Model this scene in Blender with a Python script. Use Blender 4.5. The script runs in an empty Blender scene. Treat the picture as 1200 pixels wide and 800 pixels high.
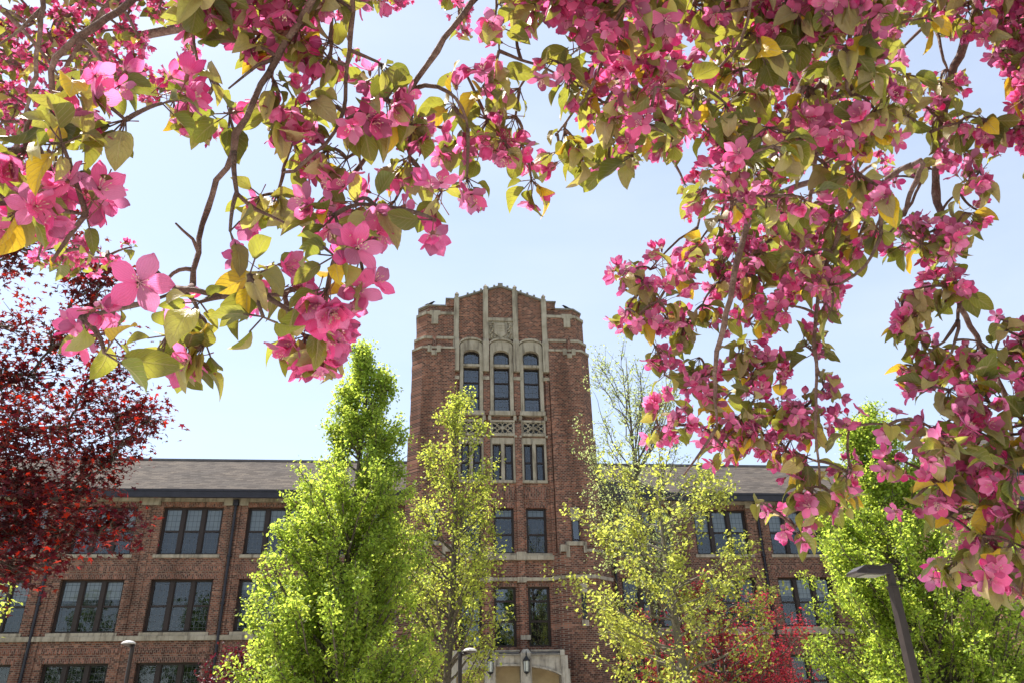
import bpy, math, random
import numpy as np
from mathutils import Vector, Matrix, Quaternion

random.seed(7)
RNG = np.random.default_rng(11)
R = math.radians
scene = bpy.context.scene
col = scene.collection

# ---------------------------------------------------------------- camera frame
FOC = 933.0
U = np.array([-43, 1851, 933.]); U /= np.linalg.norm(U)
XA = np.array([9600, -250, 933.]); XA -= XA.dot(U) * U; XA /= np.linalg.norm(XA)
YA = np.cross(U, XA)
if YA[2] < 0: YA = -YA
EYE = np.array([0, 0, 1.6])

def at_dist(px, py, r):
    c = np.array([px - 600, 400 - py, FOC]); c = c / np.linalg.norm(c)
    return EYE + r * np.array([c.dot(XA), c.dot(YA), c.dot(U)])

def seen(P):
    v = np.atleast_2d(P) - EYE
    c = v[:, :1] * XA + v[:, 1:2] * YA + v[:, 2:3] * U
    z = np.where(c[:, 2] > .01, c[:, 2], .01)
    return 600 + FOC * c[:, 0] / z, 400 - FOC * c[:, 1] / z, c[:, 2]

cam_data = bpy.data.cameras.new('camera'); cam = bpy.data.objects.new('camera', cam_data); col.objects.link(cam)
cam_data.sensor_width = 36; cam_data.lens = 36 * FOC / 1200
cam_data.clip_start = .05; cam_data.clip_end = 2000
m = Matrix.Identity(4)
for i, c in enumerate((XA, YA, U)):
    m[i][0] = c[0]; m[i][1] = c[1]; m[i][2] = -c[2]; m[i][3] = EYE[i]
cam.matrix_world = m
scene.camera = cam

# ---------------------------------------------------------------- tagging
def tag(o, label=None, cat=None, group=None, kind=None):
    if label: o['label'] = label
    if cat: o['category'] = cat
    if group: o['group'] = group
    if kind: o['kind'] = kind
    return o

def empty(name, loc=(0, 0, 0), rz=0):
    o = bpy.data.objects.new(name, None); col.objects.link(o)
    o.location = loc; o.rotation_euler = (0, 0, rz); o.empty_display_size = .3
    return o

def copy_tree(o, parent=None):
    c = o.copy(); col.objects.link(c); c.parent = parent
    for ch in list(o.children): copy_tree(ch, c)
    return c

# ---------------------------------------------------------------- mesh collector
class MB:
    def __init__(s): s.v = []; s.f = []; s.mi = []; s.uv = []; s.n = 0
    def add(s, verts, faces, mi=0, uv=None):
        s.v.append(np.asarray(verts, float).reshape(-1, 3))
        for f in faces: s.f.append([i + s.n for i in f])
        s.mi += [mi] * len(faces)
        s.n += len(s.v[-1])
        return s
    def box(s, x0, x1, y0, y1, z0, z1, mi=0):
        v = [(x0,y0,z0),(x1,y0,z0),(x1,y1,z0),(x0,y1,z0),(x0,y0,z1),(x1,y0,z1),(x1,y1,z1),(x0,y1,z1)]
        return s.add(v, [(0,3,2,1),(4,5,6,7),(0,1,5,4),(1,2,6,5),(2,3,7,6),(3,0,4,7)], mi)
    def prism(s, plan, z0, z1, mi=0, top=None):
        n = len(plan); top = top or plan
        v = [(x, y, z0) for x, y in plan] + [(x, y, z1) for x, y in top]
        f = [tuple(range(n - 1, -1, -1)), tuple(range(n, 2 * n))] + [(i, (i + 1) % n, n + (i + 1) % n, n + i) for i in range(n)]
        return s.add(v, f, mi)
    def front(s, poly, y0, y1, mi=0):            # outline in x,z pushed back from y0 to y1
        n = len(poly)
        v = [(x, y0, z) for x, z in poly] + [(x, y1, z) for x, z in poly]
        f = [tuple(range(n)), tuple(range(2 * n - 1, n - 1, -1))] + [(i, n + i, n + (i + 1) % n, (i + 1) % n) for i in range(n)]
        return s.add(v, f, mi)
    def tube(s, pts, rad, sides=6, mi=0, cap=True):
        pts = np.asarray(pts, float); n = len(pts)
        if np.isscalar(rad): rad = [rad] * n
        t = np.gradient(pts, axis=0); t /= np.linalg.norm(t, axis=1)[:, None] + 1e-9
        a = np.cross(t[0], (0, 0, 1.)) if abs(t[0][2]) < .9 else np.cross(t[0], (1., 0, 0)); a /= np.linalg.norm(a)
        V = []
        for i in range(n):
            a = a - t[i] * a.dot(t[i]); a /= np.linalg.norm(a) + 1e-9; b = np.cross(t[i], a)
            for k in range(sides):
                q = 2 * math.pi * k / sides
                V.append(pts[i] + rad[i] * (math.cos(q) * a + math.sin(q) * b))
        F = [(i * sides + k, i * sides + (k + 1) % sides, (i + 1) * sides + (k + 1) % sides, (i + 1) * sides + k) for i in range(n - 1) for k in range(sides)]
        if cap: F += [tuple(range(sides - 1, -1, -1)), tuple(range((n - 1) * sides, n * sides))]
        return s.add(V, F, mi)
    def lathe(s, prof, cx=0, cy=0, sides=16, mi=0):
        V = [(cx + r * math.cos(2 * math.pi * k / sides), cy + r * math.sin(2 * math.pi * k / sides), z) for r, z in prof for k in range(sides)]
        n = len(prof)
        F = [(i * sides + k, i * sides + (k + 1) % sides, (i + 1) * sides + (k + 1) % sides, (i + 1) * sides + k) for i in range(n - 1) for k in range(sides)]
        F += [tuple(range(sides - 1, -1, -1)), tuple(range((n - 1) * sides, n * sides))]
        return s.add(V, F, mi)
    def build(s, name, mats, parent=None, smooth=False):
        me = bpy.data.meshes.new(name)
        me.from_pydata(np.concatenate(s.v).tolist(), [], s.f)
        if not isinstance(mats, (list, tuple)): mats = [mats]
        for mm in mats: me.materials.append(mm)
        if len(mats) > 1: me.polygons.foreach_set('material_index', s.mi)
        if smooth: me.polygons.foreach_set('use_smooth', [True] * len(me.polygons))
        me.update()
        o = bpy.data.objects.new(name, me); col.objects.link(o); o.parent = parent
        return o

class Tmpl:
    """small shape repeated many times into one mesh (leaves, petals)"""
    def __init__(s, v, f, uv=None, mi=None):
        s.v = np.asarray(v, float); s.f = f
        s.uv = np.asarray(uv, float) if uv is not None else np.zeros((len(s.v), 2))
        s.mi = mi or [0] * len(f)
        s.loops = np.array([i for q in f for i in q]); s.sizes = np.array([len(q) for q in f])

def scatter(name, items, mats, parent=None, smooth=True):
    """items: list of (template, rotation (K,3,3) already scaled, location (K,3))"""
    Vs, L, S, MI, UV = [], [], [], [], []; n = 0
    for t, M, P in items:
        K = len(P)
        if K == 0: continue
        v = np.einsum('kij,nj->kni', M, t.v) + P[:, None, :]
        Vs.append(v.reshape(-1, 3))
        L.append((t.loops[None, :] + (np.arange(K) * len(t.v))[:, None] + n).ravel())
        S.append(np.tile(t.sizes, K)); MI.append(np.tile(np.array(t.mi), K))
        UV.append(np.tile(t.uv[t.loops], (K, 1)))
        n += K * len(t.v)
    V = np.concatenate(Vs); L = np.concatenate(L); S = np.concatenate(S); MI = np.concatenate(MI); UV = np.concatenate(UV)
    me = bpy.data.meshes.new(name)
    me.vertices.add(len(V)); me.vertices.foreach_set('co', V.ravel())
    me.loops.add(len(L)); me.loops.foreach_set('vertex_index', L.astype(np.int32))
    me.polygons.add(len(S)); st = np.concatenate([[0], np.cumsum(S)[:-1]])
    me.polygons.foreach_set('loop_start', st.astype(np.int32)); me.polygons.foreach_set('loop_total', S.astype(np.int32))
    if not isinstance(mats, (list, tuple)): mats = [mats]
    for mm in mats: me.materials.append(mm)
    me.polygons.foreach_set('material_index', MI.astype(np.int32))
    me.polygons.foreach_set('use_smooth', np.full(len(S), smooth))
    ul = me.uv_layers.new(name='uv'); ul.data.foreach_set('uv', UV.ravel())
    me.update(calc_edges=True); me.validate()
    o = bpy.data.objects.new(name, me); col.objects.link(o); o.parent = parent
    return o

def frames(zdir, rng, roll=None, xhint=None):
    """(K,3,3) matrices whose columns are x,y,z with z = zdir"""
    z = zdir / (np.linalg.norm(zdir, axis=1)[:, None] + 1e-9)
    h = rng.normal(size=z.shape) if xhint is None else xhint
    x = h - (h * z).sum(1)[:, None] * z; x /= np.linalg.norm(x, axis=1)[:, None] + 1e-9
    y = np.cross(z, x)
    return np.stack([x, y, z], axis=2)

# ---------------------------------------------------------------- materials
def new_mat(name):
    mt = bpy.data.materials.new(name); mt.use_nodes = True
    nt = mt.node_tree; nt.nodes.clear()
    return mt, nt.nodes, nt.links

def N(ns, t, **kw):
    n = ns.new(t)
    for k, v in kw.items():
        if hasattr(n, k): setattr(n, k, v)
        else: n.inputs[k].default_value = v
    return n

def ramp(ns, stops, interp='LINEAR'):
    r = ns.new('ShaderNodeValToRGB'); r.color_ramp.interpolation = interp
    e = r.color_ramp.elements
    while len(e) < len(stops): e.new(.5)
    for el, (p, c) in zip(e, stops): el.position = p; el.color = (*c, 1) if len(c) == 3 else c
    return r

def mixc(ns, ln, fac, a, b, mode='MIX'):
    n = ns.new('ShaderNodeMix'); n.data_type = 'RGBA'; n.blend_type = mode
    for sock, val in ((n.inputs[0], fac), (n.inputs[6], a), (n.inputs[7], b)):
        if hasattr(val, 'is_output'): ln.new(val, sock)
        elif isinstance(val, (int, float)): sock.default_value = val if sock.type == 'VALUE' else (val,) * 3 + (1,)
        else: sock.default_value = (*val, 1)
    return n.outputs[2]

def noise(ns, ln, scale, detail=4, rough=.6, vec=None):
    n = N(ns, 'ShaderNodeTexNoise'); n.inputs['Scale'].default_value = scale
    n.inputs['Detail'].default_value = detail; n.inputs['Roughness'].default_value = rough
    if vec: ln.new(vec, n.inputs['Vector'])
    return n.outputs['Fac']

def worldpos(ns):
    return ns.new('ShaderNodeNewGeometry').outputs['Position']

def surf(name, stops, scale=3., rough=.8, bump=.0, bscale=20., metallic=0., spec=.3, streak=False):
    mt, ns, ln = new_mat(name)
    out = N(ns, 'ShaderNodeOutputMaterial'); b = N(ns, 'ShaderNodeBsdfPrincipled')
    ln.new(b.outputs[0], out.inputs[0])
    v = worldpos(ns)
    rp = ramp(ns, stops); ln.new(noise(ns, ln, scale, 6, .65, v), rp.inputs[0]); cc = rp.outputs[0]
    if streak:
        sm = N(ns, 'ShaderNodeMapping'); sm.inputs['Scale'].default_value = (5, 5, .5); ln.new(v, sm.inputs[0])
        sr = ramp(ns, [(.36, (.50, .48, .47)), (.5, (.95, .95, .95)), (.6, (1, 1, 1))]); ln.new(noise(ns, ln, 1.0, 6, .65, sm.outputs[0]), sr.inputs[0])
        cc = mixc(ns, ln, 1., cc, sr.outputs[0], 'MULTIPLY')
    ln.new(cc, b.inputs['Base Color'])
    b.inputs['Roughness'].default_value = rough; b.inputs['Metallic'].default_value = metallic
    b.inputs['Specular IOR Level'].default_value = spec
    if bump:
        bp = N(ns, 'ShaderNodeBump'); bp.inputs['Strength'].default_value = bump; bp.inputs['Distance'].default_value = .02
        ln.new(noise(ns, ln, bscale, 5, .6, v), bp.inputs['Height']); ln.new(bp.outputs[0], b.inputs['Normal'])
    return mt

def brick(name, dark=1.0, soldier=False, diaper=False, c1=(.158, .062, .042), c2=(.092, .037, .028), mortar=(.225, .175, .135)):
    mt, ns, ln = new_mat(name)
    out = N(ns, 'ShaderNodeOutputMaterial'); b = N(ns, 'ShaderNodeBsdfPrincipled'); ln.new(b.outputs[0], out.inputs[0])
    sep = N(ns, 'ShaderNodeSeparateXYZ'); ln.new(worldpos(ns), sep.inputs[0])
    ad = N(ns, 'ShaderNodeMath', operation='ADD'); ln.new(sep.outputs[0], ad.inputs[0]); ln.new(sep.outputs[1], ad.inputs[1])
    cb = N(ns, 'ShaderNodeCombineXYZ')
    if soldier: ln.new(sep.outputs[2], cb.inputs[0]); ln.new(ad.outputs[0], cb.inputs[1])
    else: ln.new(ad.outputs[0], cb.inputs[0]); ln.new(sep.outputs[2], cb.inputs[1])
    bt = N(ns, 'ShaderNodeTexBrick'); ln.new(cb.outputs[0], bt.inputs['Vector'])
    bt.inputs['Scale'].default_value = 1; bt.inputs['Brick Width'].default_value = .175; bt.inputs['Row Height'].default_value = .088
    bt.inputs['Mortar Size'].default_value = .011; bt.inputs['Mortar Smooth'].default_value = .2; bt.inputs['Bias'].default_value = 0
    bt.inputs['Color1'].default_value = (0, 0, 0, 1); bt.inputs['Color2'].default_value = (1, 1, 1, 1); bt.inputs['Mortar'].default_value = (.5, .5, .5, 1)
    # every brick takes its own tone from a coarse range of kiln colours
    rp = ramp(ns, [(0, tuple(x * .78 for x in c2)), (.25, c2), (.55, c1), (.8, (c1[0] * 1.25, c1[1] * 1.2, c1[2] * 1.1)), (1, (c1[0] * 1.9, c1[1] * 2.3, c1[2] * 2.3))])
    ln.new(bt.outputs['Color'], rp.inputs[0])
    big = ramp(ns, [(.3, (.78, .78, .80)), (.5, (1, 1, 1)), (.7, (1.16, 1.12, 1.08))]); ln.new(noise(ns, ln, .35, 5, .65, worldpos(ns)), big.inputs[0])
    c = mixc(ns, ln, 1., rp.outputs[0], big.outputs[0], 'MULTIPLY')
    mo = mixc(ns, ln, bt.outputs['Fac'], c, mortar)
    sm = N(ns, 'ShaderNodeMapping'); sm.inputs['Scale'].default_value = (1.5, 1.5, .16); ln.new(worldpos(ns), sm.inputs[0])
    sr = ramp(ns, [(.36, (.66, .64, .63)), (.5, (1, 1, 1)), (.66, (1.06, 1.05, 1.04)), (.74, (1.28, 1.24, 1.2))]); ln.new(noise(ns, ln, 1.0, 6, .62, sm.outputs[0]), sr.inputs[0])
    mo = mixc(ns, ln, 1., mo, sr.outputs[0], 'MULTIPLY')
    ln.new(mo, b.inputs['Base Color']); b.inputs['Roughness'].default_value = .9; b.inputs['Specular IOR Level'].default_value = .2
    bp = N(ns, 'ShaderNodeBump'); bp.inputs['Strength'].default_value = .5; bp.inputs['Distance'].default_value = .01; bp.invert = True
    ln.new(bt.outputs['Fac'], bp.inputs['Height']); ln.new(bp.outputs[0], b.inputs['Normal'])
    return mt

def leafmat(name, top, under, trans, tfac=.45, rand=.25, odd=None, odd_p=.06, veins=False, gloss=.3):
    """thin leaf: reflects its own colour and lets light through"""
    mt, ns, ln = new_mat(name)
    out = N(ns, 'ShaderNodeOutputMaterial'); mx = N(ns, 'ShaderNodeMixShader'); mx.inputs[0].default_value = tfac
    b = N(ns, 'ShaderNodeBsdfPrincipled'); t = N(ns, 'ShaderNodeBsdfTranslucent')
    b.inputs['Roughness'].default_value = .5; b.inputs['Specular IOR Level'].default_value = gloss
    ln.new(b.outputs[0], mx.inputs[1]); ln.new(t.outputs[0], mx.inputs[2]); ln.new(mx.outputs[0], out.inputs[0])
    g = N(ns, 'ShaderNodeNewGeometry')
    c = mixc(ns, ln, g.outputs['Backfacing'], top, under)
    hs = N(ns, 'ShaderNodeHueSaturation'); hs2 = N(ns, 'ShaderNodeHueSaturation')
    mr = N(ns, 'ShaderNodeMapRange'); mr.inputs[3].default_value = 1 - rand; mr.inputs[4].default_value = 1 + rand
    ln.new(g.outputs['Random Per Island'], mr.inputs[0])
    mr2 = N(ns, 'ShaderNodeMapRange'); mr2.inputs[3].default_value = .485; mr2.inputs[4].default_value = .515
    wn = N(ns, 'ShaderNodeTexWhiteNoise', noise_dimensions='1D'); ln.new(g.outputs['Random Per Island'], wn.inputs['W']); ln.new(wn.outputs['Value'], mr2.inputs[0])
    tc = mixc(ns, ln, 0., trans, trans)
    if odd:
        st = N(ns, 'ShaderNodeMath', operation='LESS_THAN'); ln.new(wn.outputs['Value'], st.inputs[0]); st.inputs[1].default_value = odd_p
        c = mixc(ns, ln, st.outputs[0], c, odd); tc = mixc(ns, ln, st.outputs[0], trans, tuple(min(1, x * 1.3) for x in odd))
    if veins:
        uv = N(ns, 'ShaderNodeUVMap'); sp = N(ns, 'ShaderNodeSeparateXYZ'); ln.new(uv.outputs[0], sp.inputs[0])
        ab = N(ns, 'ShaderNodeMath', operation='ABSOLUTE'); ln.new(sp.outputs[0], ab.inputs[0])
        # side veins run out and forward from the midrib
        a1 = N(ns, 'ShaderNodeMath', operation='MULTIPLY_ADD'); ln.new(ab.outputs[0], a1.inputs[0]); a1.inputs[1].default_value = -.35; ln.new(sp.outputs[1], a1.inputs[2])
        a2 = N(ns, 'ShaderNodeMath', operation='MULTIPLY'); ln.new(a1.outputs[0], a2.inputs[0]); a2.inputs[1].default_value = 44
        a3 = N(ns, 'ShaderNodeMath', operation='SINE'); ln.new(a2.outputs[0], a3.inputs[0])
        a4 = ramp(ns, [(.0, (0, 0, 0)), (.86, (0, 0, 0)), (1, (1, 1, 1))]); ln.new(a3.outputs[0], a4.inputs[0])
        a5 = ramp(ns, [(0, (1, 1, 1)), (.045, (1, 1, 1)), (.09, (0, 0, 0))]); ln.new(ab.outputs[0], a5.inputs[0])
        vv = mixc(ns, ln, 1., a4.outputs[0], a5.outputs[0], 'LIGHTEN')
        vs = N(ns, 'ShaderNodeMath', operation='MULTIPLY'); ln.new(vv, vs.inputs[0]); vs.inputs[1].default_value = .4
        nz = ramp(ns, [(.3, (.8, .74, .72)), (.55, (1, 1, 1)), (.75, (1.12, 1.1, 1.0))]); ln.new(noise(ns, ln, 55, 4, .7, worldpos(ns)), nz.inputs[0])
        c = mixc(ns, ln, 1., c, nz.outputs[0], 'MULTIPLY')
        bp = N(ns, 'ShaderNodeBump'); bp.inputs['Strength'].default_value = .7; bp.inputs['Distance'].default_value = .0012; bh = N(ns, 'ShaderNodeMath', operation='MULTIPLY_ADD'); ln.new(vv, bh.inputs[0]); bh.inputs[1].default_value = -.5; ln.new(noise(ns, ln, 180, 3, .6, worldpos(ns)), bh.inputs[2]); ln.new(bh.outputs[0], bp.inputs['Height']); ln.new(bp.outputs[0], b.inputs['Normal']); ln.new(bp.outputs[0], t.inputs['Normal'])
        c = mixc(ns, ln, vs.outputs[0], c, tuple(min(1, x * 1.5 + .04) for x in under)); tc = mixc(ns, ln, vs.outputs[0], tc, tuple(x * .5 for x in trans))
    for h, cc, tgt in ((hs, c, b.inputs['Base Color']), (hs2, tc, t.inputs['Color'])):
        ln.new(cc, h.inputs['Color']); ln.new(mr.outputs[0], h.inputs['Value']); ln.new(mr2.outputs[0], h.inputs['Hue']); ln.new(h.outputs[0], tgt)
    return mt

def petalmat(name, main, edge, base, trans, tfac=.45):
    mt, ns, ln = new_mat(name)
    out = N(ns, 'ShaderNodeOutputMaterial'); mx = N(ns, 'ShaderNodeMixShader'); mx.inputs[0].default_value = tfac
    b = N(ns, 'ShaderNodeBsdfPrincipled'); t = N(ns, 'ShaderNodeBsdfTranslucent')
    b.inputs['Roughness'].default_value = .6; b.inputs['Specular IOR Level'].default_value = .15
    ln.new(b.outputs[0], mx.inputs[1]); ln.new(t.outputs[0], mx.inputs[2]); ln.new(mx.outputs[0], out.inputs[0])
    uv = N(ns, 'ShaderNodeUVMap'); sp = N(ns, 'ShaderNodeSeparateXYZ'); ln.new(uv.outputs[0], sp.inputs[0])
    rp = ramp(ns, [(0, base), (.16, base), (.42, main), (.8, main), (1, edge)]); ln.new(sp.outputs[1], rp.inputs[0])
    a2 = N(ns, 'ShaderNodeMath', operation='MULTIPLY'); ln.new(sp.outputs[0], a2.inputs[0]); a2.inputs[1].default_value = 27
    nn = N(ns, 'ShaderNodeMath', operation='MULTIPLY_ADD'); ln.new(noise(ns, ln, 200, 2, .5, worldpos(ns)), nn.inputs[0]); nn.inputs[1].default_value = 9; ln.new(a2.outputs[0], nn.inputs[2])
    si = N(ns, 'ShaderNodeMath', operation='SINE'); ln.new(nn.outputs[0], si.inputs[0])
    vr = ramp(ns, [(0, (1, 1, 1)), (.6, (1, 1, 1)), (1, (.93, .83, .88))]); ln.new(si.outputs[0], vr.inputs[0])
    g = N(ns, 'ShaderNodeNewGeometry')
    bp = N(ns, 'ShaderNodeBump'); bp.inputs['Strength'].default_value = .6; bp.inputs['Distance'].default_value = .0009; bh = N(ns, 'ShaderNodeMath', operation='MULTIPLY_ADD'); ln.new(si.outputs[0], bh.inputs[0]); bh.inputs[1].default_value = -.12; ln.new(noise(ns, ln, 330, 3, .6, worldpos(ns)), bh.inputs[2]); ln.new(bh.outputs[0], bp.inputs['Height']); ln.new(bp.outputs[0], b.inputs['Normal']); ln.new(bp.outputs[0], t.inputs['Normal'])
    c = mixc(ns, ln, g.outputs['Backfacing'], rp.outputs[0], tuple(min(1, x * 1.05 + .085) for x in main))
    c = mixc(ns, ln, 1., c, vr.outputs[0], 'MULTIPLY')
    mr = N(ns, 'ShaderNodeMapRange'); mr.inputs[3].default_value = .5; mr.inputs[4].default_value = 1.25; ln.new(g.outputs['Random Per Island'], mr.inputs[0])
    wn = N(ns, 'ShaderNodeTexWhiteNoise', noise_dimensions='1D'); ln.new(g.outputs['Random Per Island'], wn.inputs['W'])
    mh = N(ns, 'ShaderNodeMapRange'); mh.inputs[3].default_value = .485; mh.inputs[4].default_value = .515; ln.new(wn.outputs[0], mh.inputs[0])
    ms = N(ns, 'ShaderNodeMapRange'); ms.inputs[3].default_value = .82; ms.inputs[4].default_value = 1.12; ln.new(wn.outputs[0], ms.inputs[0])
    tcol = mixc(ns, ln, 1., vr.outputs[0], trans, 'MULTIPLY')
    for cc, tgt in ((c, b.inputs['Base Color']), (tcol, t.inputs['Color'])):
        h = N(ns, 'ShaderNodeHueSaturation'); ln.new(cc, h.inputs['Color']); ln.new(mr.outputs[0], h.inputs['Value']); ln.new(mh.outputs[0], h.inputs['Hue']); ln.new(ms.outputs[0], h.inputs['Saturation']); ln.new(h.outputs[0], tgt)
    return mt

def glassmat(name, pane=(.21, .29), lead=True, ior=1.75):
    """window glass: a coat of reflection over a view into the dark room, cut by thin lead lines"""
    mt, ns, ln = new_mat(name)
    out = N(ns, 'ShaderNodeOutputMaterial')
    sep = N(ns, 'ShaderNodeSeparateXYZ'); ln.new(worldpos(ns), sep.inputs[0])
    cb = N(ns, 'ShaderNodeCombineXYZ'); ln.new(sep.outputs[0], cb.inputs[0]); ln.new(sep.outputs[2], cb.inputs[1])
    gl = N(ns, 'ShaderNodeBsdfGlossy'); gl.inputs['Roughness'].default_value = .015; gl.inputs['Color'].default_value = (.93, .96, 1, 1)
    tr = N(ns, 'ShaderNodeBsdfTransparent'); tr.inputs['Color'].default_value = (.72, .76, .78, 1)
    fr = N(ns, 'ShaderNodeFresnel'); fr.inputs['IOR'].default_value = ior
    # old panes are slightly wavy, each tilted its own way
    vor = N(ns, 'ShaderNodeTexVoronoi'); vor.inputs['Scale'].default_value = 3.2; ln.new(cb.outputs[0], vor.inputs['Vector'])
    hh = N(ns, 'ShaderNodeMath', operation='ADD'); ln.new(noise(ns, ln, 1.7, 2, .5, worldpos(ns)), hh.inputs[0]); ln.new(noise(ns, ln, 5, 2, .5, worldpos(ns)), hh.inputs[1])
    bp = N(ns, 'ShaderNodeBump'); bp.inputs['Strength'].default_value = .2; bp.inputs['Distance'].default_value = .0022
    ln.new(hh.outputs[0], bp.inputs['Height']); ln.new(bp.outputs[0], gl.inputs['Normal'])
    mx = N(ns, 'ShaderNodeMixShader'); ln.new(fr.outputs[0], mx.inputs[0]); ln.new(tr.outputs[0], mx.inputs[1]); ln.new(gl.outputs[0], mx.inputs[2])
    if lead:
        bt = N(ns, 'ShaderNodeTexBrick'); bt.offset = 0; ln.new(cb.outputs[0], bt.inputs['Vector'])
        bt.inputs['Scale'].default_value = 1; bt.inputs['Brick Width'].default_value = pane[0]; bt.inputs['Row Height'].default_value = pane[1]
        bt.inputs['Mortar Size'].default_value = .008; bt.inputs['Mortar Smooth'].default_value = 0
        d = N(ns, 'ShaderNodeBsdfPrincipled'); d.inputs['Base Color'].default_value = (.06, .062, .068, 1); d.inputs['Roughness'].default_value = .5
        m2 = N(ns, 'ShaderNodeMixShader'); ln.new(bt.outputs['Fac'], m2.inputs[0]); ln.new(mx.outputs[0], m2.inputs[1]); ln.new(d.outputs[0], m2.inputs[2])
        ln.new(m2.outputs[0], out.inputs[0])
    else: ln.new(mx.outputs[0], out.inputs[0])
    return mt

def shingles(name):
    mt, ns, ln = new_mat(name)
    out = N(ns, 'ShaderNodeOutputMaterial'); b = N(ns, 'ShaderNodeBsdfPrincipled'); ln.new(b.outputs[0], out.inputs[0])
    sep = N(ns, 'ShaderNodeSeparateXYZ'); ln.new(worldpos(ns), sep.inputs[0])
    cb = N(ns, 'ShaderNodeCombineXYZ'); ln.new(sep.outputs[0], cb.inputs[0])
    ml = N(ns, 'ShaderNodeMath', operation='MULTIPLY'); ln.new(sep.outputs[1], ml.inputs[0]); ml.inputs[1].default_value = 1.14; ln.new(ml.outputs[0], cb.inputs[1])
    bt = N(ns, 'ShaderNodeTexBrick'); ln.new(cb.outputs[0], bt.inputs['Vector'])
    bt.inputs['Scale'].default_value = 1; bt.inputs['Brick Width'].default_value = .45; bt.inputs['Row Height'].default_value = .24; bt.inputs['Mortar Size'].default_value = .012; bt.inputs['Mortar Smooth'].default_value = .4
    bt.inputs['Color1'].default_value = (0, 0, 0, 1); bt.inputs['Color2'].default_value = (1, 1, 1, 1)
    rp = ramp(ns, [(0, (.066, .057, .051)), (.5, (.094, .082, .074)), (1, (.122, .105, .090))]); ln.new(bt.outputs['Color'], rp.inputs[0])
    big = ramp(ns, [(.3, (.85, .86, .88)), (.7, (1.1, 1.06, 1.02))]); ln.new(noise(ns, ln, .5, 5, .6, worldpos(ns)), big.inputs[0])
    c = mixc(ns, ln, 1., rp.outputs[0], big.outputs[0], 'MULTIPLY')
    c = mixc(ns, ln, bt.outputs['Fac'], c, (.055, .045, .04)); ln.new(c, b.inputs['Base Color']); b.inputs['Roughness'].default_value = .95; b.inputs['Specular IOR Level'].default_value = .05
    return mt

M = {}
M['brick'] = brick('wall_brick')
M['tbrick'] = brick('tower_brick', c1=(.188, .068, .044), c2=(.106, .040, .029), mortar=(.245, .187, .143))
M['soldier'] = brick('soldier_brick', soldier=True, c1=(.165, .060, .042), c2=(.095, .038, .030))
M['stone'] = surf('limestone', [(.3, (.25, .205, .150)), (.5, (.35, .295, .225)), (.72, (.43, .365, .29))], 1.3, .85, .35, 14, streak=True)
M['pstone'] = surf('porch_limestone', [(.3, (.24, .21, .175)), (.5, (.38, .34, .285)), (.72, (.48, .43, .36))], 1.8, .85, .35, 14, streak=True)
M['tanstone'] = surf('tan_stone', [(.3, (.36, .27, .15)), (.7, (.48, .37, .22))], 2, .8, .2, 20)
M['coping'] = surf('weathered_coping', [(.3, (.12, .11, .10)), (.7, (.28, .25, .21))], 5, .9, .4, 20)
M['frame'] = surf('brown_window_frame', [(.3, (.022, .014, .012)), (.7, (.034, .020, .016))], 4, .45)
M['gutter'] = surf('dark_gutter', [(.3, (.018, .016, .022)), (.7, (.030, .027, .036))], 3, .4)
M['glass'] = glassmat('leaded_glass'); M['clear'] = glassmat('plain_glass', lead=False, ior=2.0)
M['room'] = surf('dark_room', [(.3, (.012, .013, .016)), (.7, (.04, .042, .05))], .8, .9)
M['blind'] = surf('roller_blind', [(.3, (.42, .42, .40)), (.7, (.52, .52, .50))], 2, .8)
M['roof'] = shingles('roof_shingles')
M['lead'] = surf('ridge_metal', [(.3, (.10, .085, .085)), (.7, (.16, .14, .14))], 3, .6)
M['bronze'] = surf('bronze_paint', [(.3, (.030, .021, .020)), (.7, (.045, .033, .030))], 8, .45, spec=.3)
M['lens'] = surf('lamp_lens', [(.3, (.45, .46, .42)), (.7, (.55, .56, .52))], 8, .2)
M['dimlens'] = surf('darkened_lamp_lens', [(.3, (.13, .125, .11)), (.7, (.18, .17, .155))], 8, .3)  # lens colour lowered to carry the darkness under the street lamp head
M['black'] = surf('black_iron', [(.3, (.012, .012, .013)), (.7, (.022, .022, .024))], 8, .5)
M['white'] = surf('sunlit_cap_white', [(.3, (.50, .46, .44)), (.7, (.62, .58, .56))], 6, .35)  # sun on the path lamp caps is put into this pale colour
M['bird'] = surf('black_feathers', [(.3, (.008, .008, .010)), (.7, (.018, .018, .022))], 40, .6)
M['bark'] = surf('grey_brown_bark', [(.3, (.060, .045, .034)), (.7, (.15, .12, .095))], 14, .9, .6, 40)
M['palebark'] = surf('pale_bark', [(.3, (.13, .115, .085)), (.7, (.27, .24, .18))], 14, .9, .6, 40)
M['bark2'] = surf('olive_grey_bark', [(.3, (.085, .072, .050)), (.7, (.19, .165, .12))], 14, .9, .6, 40)
M['crabbark'] = surf('crabapple_bark', [(.3, (.12, .066, .056)), (.55, (.25, .155, .130)), (.75, (.38, .28, .24))], 60, .8, .9, 160)
M['concrete'] = surf('pale_concrete', [(.3, (.44, .41, .36)), (.7, (.54, .51, .455))], 1.5, .9, .2, 30)
M['grass'] = surf('lawn_grass', [(.3, (.045, .085, .018)), (.7, (.085, .135, .035))], 2.2, .95, .8, 60)
M['door'] = surf('oak_door', [(.3, (.06, .03, .015)), (.7, (.10, .055, .03))], 6, .5)

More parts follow.
